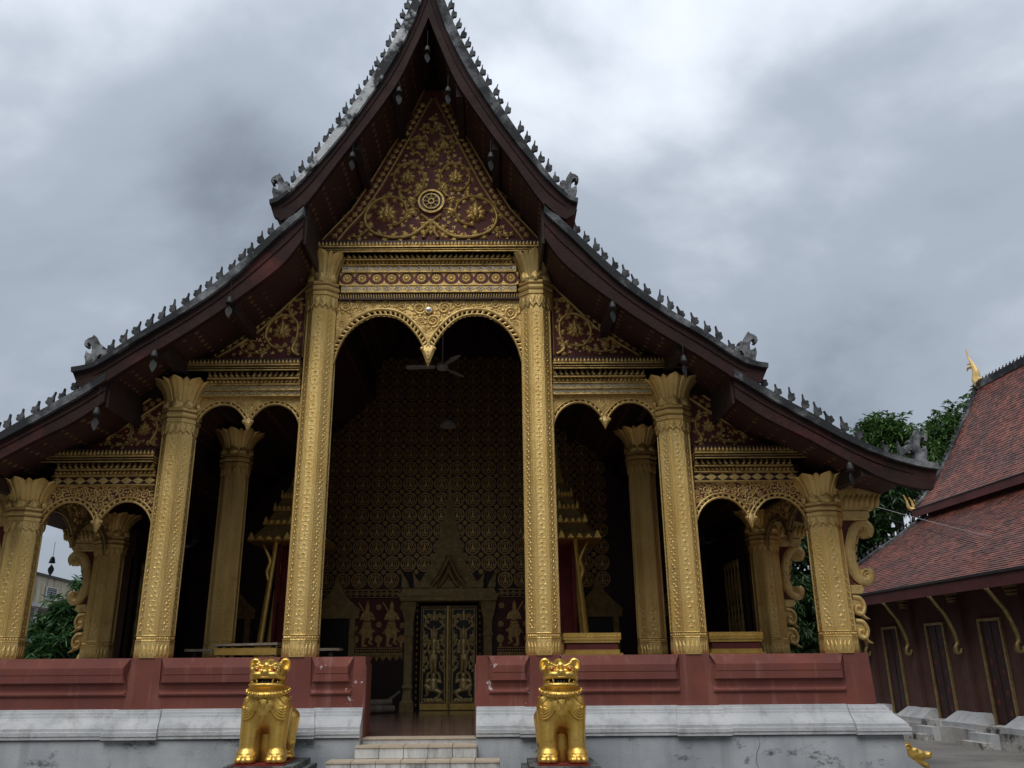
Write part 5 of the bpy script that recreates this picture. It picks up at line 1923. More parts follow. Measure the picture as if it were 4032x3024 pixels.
tiers = [(.74, 3.16, 3.30, .70), (.60, 3.30, 3.72, .36), (.42, 3.72, 3.86, .42), (.32, 3.86, 4.02, .28), (.33, 4.02, 4.09, .33), (.24, 4.09, 4.30, .21), (.26, 4.30, 4.36, .26), (.18, 4.36, 4.55, .15), (.19, 4.55, 4.60, .19),
         (.13, 4.60, 4.80, .10), (.10, 4.80, 5.05, .055), (.075, 5.05, 5.08, .075), (.045, 5.08, 5.95, .008)]
for wa, za, zb, wb in tiers:
    put('spire_tier', MB().hexa([(.02 - wa, YW - .03 - wa * .28, za), (.02 + wa, YW - .03 - wa * .28, za), (.02 + wa, YW, za), (.02 - wa, YW, za),
                                 (.02 - wb, YW - .03 - wb * .28, zb), (.02 + wb, YW - .03 - wb * .28, zb), (.02 + wb, YW, zb), (.02 - wb, YW, zb)]), 'gold_dim', surr)
for z, w, h in ((3.20, .36, .62), (3.18, .22, .36)):
    p = [(.02 - w, z), (.02, z + h), (.02 + w, z)]
    put('gablet', MB().stroke(smooth_path([(.02 - w, z), (.02 - w * .45, z + h * .42), (.02, z + h)], 5), .10, YW - .26, .05).stroke(smooth_path([(.02, z + h), (.02 + w * .45, z + h * .42), (.02 + w, z)], 5), .10, YW - .26, .05), 'gold_dim', surr)
for k in range(24):
    zz = 3.36 + (k % 4) * .09
    ww = .56 - (zz - 3.3) * .55
    put('surround_leaf', sm_, 'gold_dim', surr, T(.02 - ww + 2 * ww * (k // 4) / 5, YW - .17 + (zz - 3.36) * .15, zz) @ S(1.6, 1.5, 1.3))
for x, z in ((.02, 3.09), (-.70, 3.22), (.76, 3.22), (-.98, 3.20), (1.02, 3.22), (.02, 3.42), (-.5, 3.5), (.55, 3.48)):
    put('mirror_stud', MB().lathe([(.018, 0), (.012, .008)], 8).mesh('mirror_stud'), 'mirror_glass', surr, T(x, YW - .255, z) @ Matrix.Rotation(PI / 2, 4, 'X'))

# two smaller side doors with gilded frames
for cx in (-2.38, 3.22, -4.6, 4.9):
    sd = put('side_door', MB().box(cx - .30, cx + .30, YW - .03, YW, FL, 2.50), 'black_lacquer', TEMPLE)
    put('side_door_frame', MB().box(cx - .42, cx - .30, YW - .08, YW, FL, 2.55).box(cx + .30, cx + .42, YW - .08, YW, FL, 2.55).box(cx - .50, cx + .50, YW - .10, YW, 2.55, 2.70), 'gold_dim', sd)
    put('side_gablet', MB().prism([(cx - .55, 2.70), (cx + .55, 2.70), (cx + .30, 2.92), (cx + .14, 3.10), (cx, 3.45), (cx - .14, 3.10), (cx - .30, 2.92)], YW - .07, YW - .002, .01), 'gold_dim', sd)

# windows with turned balusters in the porch's inner side walls
bal = MB().lathe([(.03, 0), (.045, .05), (.02, .10), (.04, .30), (.045, .42), (.02, .52), (.045, .58), (.02, .64), (.045, .80), (.04, .95), (.02, 1.08), (.045, 1.14), (.03, 1.2)], 10).mesh('baluster', True)
for s_ in (-1, 1):
    wx = s_ * 5.60
    wf = put('baluster_window', MB().box(wx - .02, wx + .02, 3.65, 4.75, 1.75, 3.45), 'mouth_black', TEMPLE)
    put('window_frame', MB().box(wx - .06, wx + .05, 3.55, 3.66, 1.68, 3.52).box(wx - .06, wx + .05, 4.74, 4.85, 1.68, 3.52).box(wx - .06, wx + .05, 3.66, 4.74, 1.66, 1.76).box(wx - .06, wx + .05, 3.66, 4.74, 3.44, 3.54), 'wood_red', wf)
    for k in range(5):
        put('baluster', bal, 'gold_dim', wf, T(wx - s_ * .07, 3.76 + k * .22, 1.77) @ S(1, 1, 1.39))

# ------------------------------------------------------------------ wind bells under the eaves
bell_cup = MB().lathe([(.004, .0), (.016, -.006), (.026, -.03), (.030, -.055), (.037, -.075), (.030, -.075)], 12).mesh('bell_cup', True)
bell_leaf = MB().prism([(0, 0), (.016, -.025), (.034, -.05), (.036, -.08), (.022, -.115), (0, -.15), (-.022, -.115), (-.036, -.08), (-.034, -.05), (-.016, -.025)], -.004, .004).mesh('clapper_leaf')


def bell(x, z, y, label, mat, turn, cord=.22, gap=.03):
    if y < 0:
        x, z, y = .99 + (x - .99) * .979, 1.6 + (z - 1.6) * .979, -1.235
    t = thing('wind_bell', label, 'bell', (x, y, z), 0, 'wind bells under the eaves')
    put('cord', MB().tube([(0, 0, cord), (0, 0, 0)], .004, 5), 'iron_dark', t)
    put('bell_cup', bell_cup, mat, t, S(1.5))
    put('clapper_rod', MB().tube([(0, 0, -.06), (0, 0, -.09 - gap)], .003, 5), 'iron_dark', t)
    put('clapper_leaf', bell_leaf, mat, t, T(0, 0, -.10 - gap) @ RZ(turn * .6) @ S(1.35))


bell(-.03, 11.06, -1.0, 'dark wind bell under the very peak of the gable', 'iron_dark', .9, .3)
bell(-.46, 10.27, -1.0, 'grey wind bell under the top gable, left of the pair near the peak', 'bell_metal', .7)
bell(.31, 10.27, -1.0, 'grey wind bell under the top gable, right of the pair near the peak', 'bell_metal', 1.0)
bell(-1.14, 9.08, -1.0, 'wind bell halfway down the left slope of the top gable', 'bell_metal', 1.3)
bell(.98, 9.06, -1.0, 'wind bell halfway down the right slope of the top gable', 'bell_metal', 1.1)
bell(-2.79, 6.66, -1.0, 'pale wind bell halfway down the left middle roof tier', 'bell_metal', .2)
bell(-3.77, 5.84, -1.0, 'pale wind bell over the left lotus capital, near the middle roof tip', 'bell_metal', .1)
bell(-4.46, 5.0, -1.05, 'brass wind bell with leaf clapper at the inner end of the lower left roof', 'bell_brass', .1, .3)
bell(2.72, 6.55, -1.0, 'wind bell halfway down the right middle roof tier', 'bell_metal', 1.1)
bell(3.68, 5.72, -1.0, 'wind bell over the right lotus capital, near the middle roof tip', 'bell_metal', 1.2)
bell(5.80, 4.16, -1.0, 'brass wind bell over the outermost right capital', 'bell_brass', 1.2, .12)
bell(-6.62, 3.42, 2.6, 'dark wind bell seen against the sky through the left outer arch', 'iron_dark', .3, .25)

# ------------------------------------------------------------------ things in the porch
fan = thing('ceiling_fan', 'three-bladed ceiling fan hanging in the dark centre of the porch', 'fan', (0.03, 3.0, 7.0))
put('down_rod', MB().tube([(0, 0, .06), (0, 0, 2.4)], .014, 8), 'fan_white', fan)
put('motor', MB().lathe([(.03, .09), (.10, .06), (.12, .0), (.10, -.05), (.03, -.07)], 18), 'fan_white', fan)
for k in range(3):
    a = math.radians(178 + 120 * k)
    b = MB()
    n = 8
    for i in range(n + 1):
        t = i / n
        r = .14 + .56 * t
        w = .045 + .03 * math.sin(PI * min(1, t * 1.15) * .5)
        if i == n:
            w *= .55
        b.v += [(r, -w, .008 - .015), (r, w, .008 + .015), (r, w, .015 - .004), (r, -w, -.004 - .012)]
    for i in range(n):
        for k2 in range(4):
            b.f.append((i * 4 + k2, i * 4 + (k2 + 1) % 4, i * 4 + 4 + (k2 + 1) % 4, i * 4 + 4 + k2))
    b.f += [(3, 2, 1, 0), (n * 4, n * 4 + 1, n * 4 + 2, n * 4 + 3)]
    put('blade', b, 'fan_white', fan, RZ(a))
lamp = thing('pendant_lamp', 'small white dome lamp hanging before the hall wall', 'lamp', (0.06, 4.5, 6.28))
put('lamp_shade', MB().lathe([(.16, -.05), (.155, .0), (.12, .06), (.05, .10), (.02, .11)], 18), 'fan_white', lamp)
put('cord', MB().tube([(0, 0, .1), (0, 0, 3.0)], .006, 5), 'cable_black', lamp)


def canopy(x, label):
    """Spired gilded pavilion on four posts with red hangings."""
    t = thing('spired_pavilion', label, 'shrine', (x, 4.0, FL), 0, 'spired pavilions in the porch')
    put('pavilion_base', MB().box(-.62, .62, -.5, .5, 0, .25).box(-.55, .55, -.45, .45, .25, .8).box(-.62, .62, -.5, .5, .8, .95).box(-.48, .48, -.42, .42, .95, 1.28), 'gold_altar', t)
    for sx in (-1, 1):
        for sy in (-1, 1):
            put('post', MB().tube([(sx * .42, sy * .34, 1.28), (sx * .28, sy * .26, 3.1)], [.06, .045], 8), 'gold_altar', t)
        put('flame_bracket', MB().stroke(smooth_path([(sx * .33, 2.3), (sx * .40, 2.55), (sx * .36, 2.75), (sx * .50, 3.05)], 5), [.03 + .05 * math.sin(PI * i / 15) for i in range(16)], -.30, .04)
            .stroke(smooth_path([(sx * .50, 3.05), (sx * .36, 2.75), (sx * .40, 2.55), (sx * .33, 2.3)], 5), [.03 + .05 * math.sin(PI * i / 15) for i in range(16)], -.30, -.03), 'gold_altar', t)
    put('red_panel', MB().box(-.25, .25, .10, .14, 1.28, 3.1), 'curtain_red', t)
    put('curtain', MB().box(.20, .26, -.22, -.16, 1.28, 3.1).box(-.26, -.20, -.22, -.16, 1.28, 3.1), 'curtain_red', t)
    z = 3.08
    w = .74
    tl = [(.74, .12, .62), (.62, .20, .46), (.52, .10, .46), (.44, .18, .34), (.38, .09, .33), (.32, .17, .24), (.27, .08, .23), (.22, .20, .12), (.12, .30, .05), (.05, .62, .005)]
    for i, (wa, h, wb) in enumerate(tl):
        k = .82
        put('roof_tier', MB().hexa([(-wa, -wa * k, z), (wa, -wa * k, z), (wa, wa * k, z), (-wa, wa * k, z), (-wb, -wb * k, z + h), (wb, -wb * k, z + h), (wb, wb * k, z + h), (-wb, wb * k, z + h)]), 'gold_altar' if i % 2 == 0 else 'gold_dim', t)
        if i % 2 == 0 and i < 7:
            m = MB()
            n = 9
            for q in range(n):
                xx = -wa + 2 * wa * (q + .5) / n
                hh = .13 if q in (0, n // 2, n - 1) else .07
                m.prism([(xx - wa / n * .8, z + .02), (xx + wa / n * .8, z + .02), (xx + .012, z + .02 + hh), (xx - .012, z + .02 + hh)], -wa * k - .012, -wa * k + .012)
            put('roof_crest', m, 'gold_altar', t)
        z += h


canopy(-2.80, 'gilded spired pavilion half hidden behind the left tall central column')
canopy(2.24, 'gilded spired pavilion half hidden behind the right tall central column')


def altar(x, w, label):
    t = thing('gilded_plinth', label, 'plinth', (x, 1.35, FL), 0, 'gilded plinths behind the parapet')
    lv = [(w, 0, .10), (w * .97, .10, .86), (w * 1.04, .86, .94), (w * .98, .94, 1.05), (w * .88, 1.05, 1.10), (w * .84, 1.10, 1.20), (w * .90, 1.20, 1.24), (w * .94, 1.24, 1.34)]
    for i, (ww, za, zb) in enumerate(lv):
        put('plinth_course', MB().box(-ww / 2, ww / 2, -.32 * ww / w, .32 * ww / w, za, zb), 'gold_altar' if i != 5 else 'red_field', t)
    bm = MB().dome(rosette_poly(.02, 4, .6), 0, .012).mesh('course_bead')
    for ww, z in ((w * .94, 1.29), (w * .98, .99)):
        n = int(ww / .05)
        for k in range(n):
            put('course_bead', bm, 'gold_altar', t, T(-ww / 2 + (k + .5) * ww / n, -.32 * ww / w - .001, z))


altar(2.46, .92, 'gilded stepped plinth behind the parapet beside the right tall central column')
altar(4.62, .86, 'gilded stepped plinth behind the parapet in the right outer bay')
tb = thing('low_table', 'low gilt-edged table with a warped grey plank top in the left bay', 'table', (-2.72, 1.3, FL))
put('table_apron', MB().box(-.46, .46, -.25, .25, 1.06, 1.16), 'gold_altar', tb)
put('plank_top', MB().hexa([(-.49, -.28, 1.185), (.47, -.28, 1.20), (.49, .28, 1.20), (-.47, .28, 1.18), (-.49, -.28, 1.215), (.47, -.28, 1.235), (.49, .28, 1.235), (-.47, .28, 1.21)]), 'wood_grey', tb)
for sx in (-.4, .4):
    for sy in (-.2, .2):
        put('leg', MB().box(sx - .03, sx + .03, sy - .03, sy + .03, 0, 1.062), 'gold_dim', tb)
        put('spacer', MB().box(sx - .03, sx + .03, sy - .03, sy + .03, 1.16, 1.186), 'wood_dark', tb)
bn = thing('long_bench', 'long thin grey bench plank running behind the left low table', 'bench', (-2.75, 2.25, FL))
put('bench_seat', MB().box(-1.25, 1.25, -.15, .15, 1.13, 1.17), 'wood_grey', bn)
for sx in (-1.1, 1.1):
    put('leg', MB().box(sx - .03, sx + .03, -.12, .12, 0, 1.131), 'wood_dark', bn)

# timber lying by the doorway
logs = [((-1.70, 5.35, .06), (-1.02, 5.75, .06), .075, 'fat round log lying nearest the stairs in the doorway timber heap'),
        ((-1.85, 5.7, .06), (-1.25, 5.95, .06), .07, 'round log lying behind the nearest one in the timber heap'),
        ((-1.65, 5.62, .17), (-1.05, 5.72, .19), .06, 'log resting on top of two others in the timber heap')]
for a, b, r, lab in logs:
    a = Vector((a[0], a[1], a[2] + FL + .02)); b = Vector((b[0], b[1], b[2] + FL + .02))
    m = MB().tube([a, a.lerp(b, .3) + Vector((0, 0, .006)), a.lerp(b, .7), b], [r * .92, r, r * .97, r * .9], 10)
    tag(put('log', m, 'wood_grey'), lab, 'log', 'timber heap inside the doorway')
for (x0, z0, x1, z1, y, lab) in ((-1.98, .02, -1.60, .36, 5.9, 'upright split board leaning left of the crossed timber heap'), (-1.50, .02, -1.70, .36, 6.0, 'short board crossing behind the timber heap'), (-1.32, .10, -.92, .40, 5.9, 'pale board sticking up to the right of the timber heap')):
    d = Vector((x1 - x0, 0, z1 - z0)).normalized()
    n_ = Vector((-d.z, 0, d.x)) * .035
    P = [Vector((x0, y, z0 + FL)), Vector((x1, y, z1 + FL))]
    m = MB().prism([((P[0] - n_).x, (P[0] - n_).z), ((P[1] - n_ * .5).x, (P[1] - n_ * .5).z), ((P[1] + n_ * .5).x, (P[1] + n_ * .5).z), ((P[0] + n_).x, (P[0] + n_).z)], y - .03, y + .03)
    tag(put('split_board', m, 'wood_grey'), lab, 'board', 'timber heap inside the doorway')

# ------------------------------------------------------------------ guardian lions
def lion_sdf(X, Y, Z):
    A = np.abs(X)
    d = sd_ell(X, Y, Z, (0, -.03, .60), (.285, .235, .25))
    d = smin(d, sd_cap(X, Y, Z, (0, .02, .57), (0, .34, .53), .235, .205), .08)
    d = smin(d, sd_cap(A, Y, Z, (.168, -.10, .60), (.172, -.155, .12), .120, .098), .05)
    d = smin(d, sd_cap(A, Y, Z, (.19, .34, .46), (.205, .30, .22), .135, .085), .06)
    d = smin(d, sd_cap(A, Y, Z, (.205, .30, .22), (.205, .34, .07), .080, .072), .04)
    d = smin(d, sd_ell(X, Y, Z, (0, .08, .22), (.15, .12, .34)), .04)
    # flared ankles and paws
    d = smin(d, sd_ell(A, Y, Z, (.175, -.165, .105), (.122, .12, .06)), .03)
    for k in (-1, 0, 1):
        d = smin(d, sd_ell(A, Y, Z, (.175 + k * .066, -.262 + .02 * abs(k), .045), (.046, .075, .047)), .018)
        d = smin(d, sd_ell(A, Y, Z, (.205 + k * .05, .235 + .02 * abs(k), .036), (.036, .06, .038)), .015)
    d = smin(d, sd_ell(A, Y, Z, (.175, -.19, .05), (.12, .11, .055)), .02)
    d = smin(d, sd_ell(A, Y, Z, (.205, .31, .045), (.09, .09, .05)), .02)
    # neck and head
    d = smin(d, sd_cap(X, Y, Z, (0, -.04, .70), (0, -.085, .90), .225, .205), .04)
    hd = sd_ell(X, Y, Z, (0, -.10, .985), (.215, .185, .155))
    hd = smin(hd, sd_ell(X, Y, Z, (0, -.205, .965), (.208, .125, .062)), .03)
    hd = smin(hd, sd_ell(X, Y, Z, (0, -.20, .868), (.214, .135, .045)), .03)
    hd = smin(hd, sd_ell(A, Y, Z, (.075, -.30, .988), (.082, .045, .036)), .02)
    hd = smin(hd, sd_ell(X, Y, Z, (0, -.325, 1.012), (.046, .042, .038)), .015)
    hd = smin(hd, sd_ell(X, Y, Z, (0, -.245, 1.082), (.048, .045, .048)), .02)
    hd = smin(hd, sd_ell(X, Y, Z, (0, -.16, 1.11), (.085, .08, .055)), .03)
    hd = smin(hd, sd_ell(A, Y, Z, (.110, -.245, 1.040), (.058, .040, .046)), .02)
    for p, q in (((.055, -.270, 1.075), (.11, -.262, 1.100)), ((.11, -.262, 1.100), (.165, -.225, 1.085))):
        hd = smin(hd, sd_cap(A, Y, Z, p, q, .018, .018), .015)
    ear = smax(sd_ell(A, Y, Z, (.180, -.06, 1.088), (.075, .045, .088)), -sd_ell(A, Y, Z, (.184, -.115, 1.090), (.050, .050, .060)), .015)
    hd = smin(hd, ear, .02)
    d = smin(d, hd, .03)
    # lip grooves and the open mouth
    d = smax(d, -sd_ell(X, Y, Z, (0, -.325, .912), (.172, .16, .024)), .008)
    d = smax(d, -(np.abs(sd_ell(X, Y, Z, (0, -.21, .958), (.225, .17, .055))) - .004 + np.clip((Z - .97) * 2, 0, 1) + np.clip((Y + .2) * 3, 0, 1)), .006)
    d = smax(d, .004 - Z, .004)
    # brow and nostrils
    d = smax(d, -sd_ell(A, Y, Z, (.018, -.366, 1.004), (.010, .012, .008)), .004)
    # tail curl on the rump
    d = smin(d, sd_cap(X, Y, Z, (0, .52, .50), (0, .56, .72), .035, .045), .05)
    return d


lv_, lf_ = surface_nets(lion_sdf, (-.36, -.44, -.01), (.36, .66, 1.22), .0095)
lion_body = mesh_np('lion_body', lv_, lf_)
_ys = np.linspace(-.45, .3, 1500)


def front_y(x, z):
    d = lion_sdf(np.full_like(_ys, x), _ys, np.full_like(_ys, z))
    i = np.argmax(d < 0)
    return float(_ys[i]) if (d < 0).any() else 0.0


def on_chest(pts, r, lift_=.002):
    return [(x, front_y(x, z) - lift_, z) for x, z in pts], r


def petal3(poly, h):
    n = len(poly)
    cx = sum(p[0] for p in poly) / n; cz = sum(p[1] for p in poly) / n
    m = MB()
    m.v = [(x, front_y(x, z) + .004, z) for x, z in poly]
    m.v += [(x, front_y(x, z) - h * .8, z) for x, z in [(cx + (a - cx) * .88, cz + (b - cz) * .88) for a, b in poly]]
    m.v.append((cx, front_y(cx, cz) - h, cz))
    for i in range(n):
        j = (i + 1) % n
        m.f += [(i, j, n + j, n + i), (n + i, n + j, 2 * n)]
    return m


def heart(x, z, w, h):
    return [(x - w * .5, z), (x - w * .42, z - h * .45), (x - w * .2, z - h * .75), (x, z - h), (x + w * .2, z - h * .75), (x + w * .42, z - h * .45), (x + w * .5, z), (x, z + h * .12)]


LION_PARTS = []
band = MB()
ncol = 40
bp = []
for i in range(ncol):
    a = 2 * PI * i / ncol
    c, s_ = math.cos(a), math.sin(a)
    z = .805 + .050 * s_ if s_ < 0 else .805 + .02 * s_
    bp.append((c, s_, z))
for (c, s_, z) in bp:
    for r, dz in ((.205, .034), (.244, .028), (.254, -.024), (.225, -.036)):
        band.v.append((c * r, -.062 + s_ * r, z + dz))
for i in range(ncol):
    j = (i + 1) % ncol
    for k in range(3):
        band.f.append((i * 4 + k, j * 4 + k, j * 4 + k + 1, i * 4 + k + 1))
LION_PARTS.append(('collar', band.mesh('collar', True), 'gold_lion', None))
bead = MB().lathe([(.002, -.017), (.012, -.012), (.017, 0), (.012, .012), (.002, .017)], 10).mesh('bead', True)
for i in range(22):
    a = 2 * PI * (i + .5) / 22 + PI / 2 + PI / 22
    c, s_ = math.cos(a), math.sin(a)
    z = .805 + (.050 * s_ if s_ < 0 else .02 * s_)
    LION_PARTS.append(('collar_bead', bead, 'gold_lion', T(c * .253, -.062 + s_ * .253, z + .002) @ S(1.15)))
for px, pz, w, h in ((0, .615, .07, .15), (-.045, .66, .075, .14), (.045, .66, .075, .14), (-.088, .70, .075, .115), (.088, .70, .075, .115), (0, .715, .085, .11)):
    LION_PARTS.append(('bib_petal', petal3(heart(px, pz - .01, w * 1.15, h * 1.1), .030 if pz < .71 else .042).mesh('bib_petal'), 'gold_lion', None))
for sgn in (-1, 1):
    for k in range(5):
        o = .022 * k
        pts = smooth_path([(sgn * (.075 + o * .5), .70 - o * .2), (sgn * (.085 + o), .62 - o * .1), (sgn * (.130 + o * .9), .530 + .018 * k), (sgn * (.195 + o * .45), .485 + .028 * k), (sgn * .255, .490 + .036 * k)], 5)
        P, _ = on_chest(pts, 0)
        n = len(P)
        LION_PARTS.append(('chest_feather', MB().tube(P, [.005 + .014 * math.sin(PI * (i + .5) / n) for i in range(n)], 6).mesh('chest_feather', True), 'gold_lion', None))
    for k in range(5):
        o = .022 * k
        pts = smooth_path([(sgn * (.135 + o), .765 - .004 * k), (sgn * (.175 + o * .8), .72 - .004 * k), (sgn * (.225 + o * .4), .665 + .012 * k), (sgn * (.262), .645 + .022 * k)], 5)
        P, _ = on_chest(pts, 0)
        n = len(P)
        LION_PARTS.append(('shoulder_feather', MB().tube(P, [.005 + .013 * math.sin(PI * (i + .5) / n) for i in range(n)], 6).mesh('shoulder_feather', True), 'gold_lion', None))
    ey = front_y(sgn * .108, 1.040)
    ball = MB().lathe([(.002, -.028), (.018, -.022), (.028, 0), (.018, .022), (.002, .028)], 14).mesh('eyeball', True)
    LION_PARTS.append(('eyeball', ball, 'gold_lion', T(sgn * .108, ey + .004, 1.040)))
    LION_PARTS.append(('pupil', MB().lathe([(.002, -.017), (.012, -.012), (.017, 0), (.012, .012), (.002, .017)], 12).mesh('pupil', True), 'eye_red', T(sgn * .106, ey - .014, 1.038) @ S(1.05, .8, 1.05)))
    lid = [(sgn * .108 + .036 * math.cos(a), ey - .010, 1.040 + .034 * math.sin(a)) for a in [2 * PI * i / 16 for i in range(17)]]
    LION_PARTS.append(('eyelid', MB().tube(lid, .008, 6).mesh('eyelid', True), 'gold_lion', None))
    for x, z0, z1, nm in ((.100, .935, .893, 'upper_fang'), (.092, .888, .930, 'lower_fang'), (.150, .888, .915, 'lower_fang')):
        yb = -.300 + .9 * x * x
        LION_PARTS.append((nm, MB().tube([(sgn * x, yb, z0), (sgn * x * .99, yb - .006, (z0 + z1) / 2), (sgn * x * .97, yb, z1)], [.012, .009, .002], 7).mesh(nm, True), 'gold_lion', None))
lip = smooth_path([(-.196, -.155, .902), (-.165, -.235, .888), (-.09, -.300, .880), (0, -.322, .878), (.09, -.300, .880), (.165, -.235, .888), (.196, -.155, .902)], 6)
LION_PARTS.append(('lower_lip', MB().tube(lip, .011, 8).mesh('lower_lip', True), 'gold_lion', None))
lip = smooth_path([(-.200, -.150, .922), (-.165, -.245, .942), (-.09, -.310, .952), (0, -.325, .954), (.09, -.310, .952), (.165, -.245, .942), (.200, -.150, .922)], 6)
LION_PARTS.append(('upper_lip', MB().tube(lip, .012, 8).mesh('upper_lip', True), 'gold_lion', None))
LION_PARTS.append(('mouth_cavity', MB().prism([(-.155, .912), (-.08, .928), (.08, .928), (.155, .912), (.08, .896), (-.08, .896)], -.235, -.19).mesh('mouth_cavity'), 'mouth_black', None))
for x in (-.035, .0, .035):
    LION_PARTS.append(('tooth', MB().tube([(x, -.262, .894), (x, -.264, .914)], [.011, .007], 7).mesh('tooth', True), 'tooth_white', None))
toe = MB().tube([(0, -.044, .006), (0, -.062, .03), (0, -.052, .055), (0, -.01, .078)], [.0035] * 4, 5).mesh('toe_crease')
for sgn in (-1, 1):
    anklet = [(sgn * .173 + .108 * math.cos(a), -.158 + .108 * math.sin(a), .128) for a in [2 * PI * i / 24 for i in range(25)]]
    LION_PARTS.append(('anklet', MB().tube(anklet, .009, 6).mesh('anklet', True), 'gold_lion', None))


def lion(x, y, z, rz, label):
    t = thing('guardian_lion', label, 'lion statue', (x, y, z), rz, 'guardian lions by the stair')
    put('lion_body', lion_body, 'gold_lion', t)
    for nm, me, mat, M in LION_PARTS:
        put(nm, me, mat, t, M)
    put('red_base_plate', MB().box(-.30, .30, -.34, .46, -.012, .006), 'lion_red', t)
    return t


LS = .985
lion(-1.745, -1.20, .522, .03, 'shiny gold guardian lion statue left of the stair, before the longer parapet')
lr = lion(1.79, -1.20, .500, -.02, 'shiny gold guardian lion statue right of the stair, white jewel on its bib')
put('bib_jewel', MB().lathe([(.020, 0), (.016, .010), (.004, .014)], 12), 'tooth_white', lr, T(0, front_y(0, .735) - .020, .735) @ Matrix.Rotation(PI / 2, 4, 'X'))


def pedestal(x, z, label):
    t = thing('lion_pedestal', label, 'pedestal', (x, -1.15, 0), 0, 'pedestals of the guardian lions')
    put('pedestal_cap', MB().box(-.40, .40, -.42, .56, z - .075, z - .012), 'stone_mossy', t)
    put('pedestal_block', MB().box(-.47, .47, -.48, .62, 0, z - .076), 'stone_mossy', t)
    return t


pedestal(-1.72, .522, 'mossy dark stone pedestal under the left guardian lion')
pedestal(1.79, .500, 'mossy dark stone pedestal under the right guardian lion')

# ------------------------------------------------------------------ naga balustrade of the side stair
ng = thing('naga_balustrade', 'gold naga serpent head ending the low side-stair balustrade', 'naga', (6.3, .8, 0))
put('balustrade_wall', MB().prism([(-.05, 0), (.66, 0), (.66, .20), (-.05, .74)], -.11, .11), 'plinth_grey', ng)


def naga_sdf(X, Y, Z):
    A = np.abs(Y)
    d = sd_cap(X, A, Z, (-.05, 0, .78), (.50, 0, .42), .105, .10)
    d = smin(d, sd_ell(X, A, Z, (.60, 0, .36), (.13, .10, .085)), .04)
    d = smin(d, sd_cap(X, A, Z, (.62, .03, .36), (.78, .04, .345), .065, .045), .03)
    d = smin(d, sd_ell(X, A, Z, (.80, .03, .365), (.045, .045, .035)), .02)
    d = smin(d, sd_cap(X, A, Z, (.60, .02, .29), (.75, .03, .215), .05, .035), .03)
    d = smin(d, sd_ell(X, A, Z, (.60, .075, .42), (.035, .03, .03)), .015)
    d = smin(d, sd_cap(X, A, Z, (.52, .07, .45), (.40, .10, .56), .03, .005), .02)
    d = smax(d, -sd_cap(X, A, Z, (.66, 0, .295), (.86, 0, .275), .012, .03), .01)
    u = np.sin(X * 55 - Z * 20) * np.sin(A * 60)
    return d - .004 * u


nv_, nf_ = surface_nets(naga_sdf, (-.2, -.2, .1), (.92, .2, .95), .011)
put('naga_head', mesh_np('naga_head', nv_, nf_), 'gold_altar', ng)
for k in range(6):
    sp = [(.05 + .085 * k + .05 * (1 - t / 12) * math.cos(t * .6), .735 - .056 * k + .05 * (1 - t / 12) * math.sin(t * .6)) for t in range(12)]
    put('scroll', MB().stroke(sp, .016, -.098, .02), 'gold_altar', ng)
for sgn in (-1, 1):
    put('fang', MB().tube([(.78, sgn * .03, .325), (.78, sgn * .03, .29)], [.009, .002], 6), 'tooth_white', ng)

# small gold bud on the far parapet corner
bud = thing('lotus_bud_finial', 'small gold lotus bud tip showing above the far left parapet', 'finial', (-6.18, 3.3, FL))
put('bud_stem', MB().box(-.09, .09, -.09, .09, 0, .98), 'plaster_white', bud)
put('bud', MB().lathe([(.09, .98), (.12, 1.02), (.10, 1.08), (.075, 1.13), (.045, 1.19), (.012, 1.27)], 12), 'gold_fret', bud)

# ------------------------------------------------------------------ neighbouring hall on the right
HALL = thing('neighbour_hall', 'long red hall with two-tiered small-tile roof beside the temple', 'hall', (11.0, 6.0, 0), math.atan(.047))
YE = 7.0           # far gable end
YN = -11.0          # near end, outside the picture
put('hall_side_wall', MB().box(0, .3, YN, YE - .6, .0, 3.4).box(.3, 9.8, YE - .9, YE - .6, 0, 3.3), 'hall_wall_red', HALL)
LOW = [(-.52, 3.20), (.2, 3.64), (1.24, 4.36), (1.78, 4.70), (2.6, 5.2), (3.42, 5.77)]
UPP = [(3.10, 5.96), (3.50, 6.36), (3.88, 6.82), (4.44, 7.59), (5.05, 8.56), (5.42, 9.14), (5.83, 9.91)]


def tiled(parent, curve, y0, y1, tw, th, single, seed):
    """Overlapping flat tiles laid in courses up the slope; the largest in view are separate tiles, the rest one mass."""
    path = resample(smooth_path(curve, 6), th)
    rnd = random.Random(seed)
    n = int((y1 - y0) / tw)
    mass = MB()
    base = MB().hexa([(-.0, 0, 0), (th * 1.35, 0, .004), (th * 1.35, tw * .94, .004), (0, tw * .94, 0), (0, 0, .020), (th * 1.35, 0, .016), (th * 1.35, tw * .94, .016), (0, tw * .94, .020)])
    tm = base.mesh('roof_tile')
    cnt = 0
    for i in range(len(path) - 1):
        (xa, za), (xb, zb) = path[i], path[i + 1]
        a = math.atan2(zb - za, xb - xa)
        for k in range(n):
            y = y0 + k * tw + (tw * .5 if i % 2 else 0)
            M = T(xa, y, za + .012 + rnd.uniform(0, .006)) @ RY(-a + .07 + rnd.uniform(-.025, .03)) @ RZ(rnd.uniform(-.03, .03))
            if single and i < single[2] and single[0] <= y <= single[1] and cnt < 300:
                put('roof_tile', tm, 'tile_roof', parent, M)
                cnt += 1
            else:
                mass.merge(base, M)
    put('roof_tiles', mass, 'tile_roof', parent, kind='stuff')


def under(curve, y0, y1, d):
    return MB().prism([(x, z) for x, z in curve] + [(x + .03, z - d) for x, z in curve[::-1]], y0, y1)


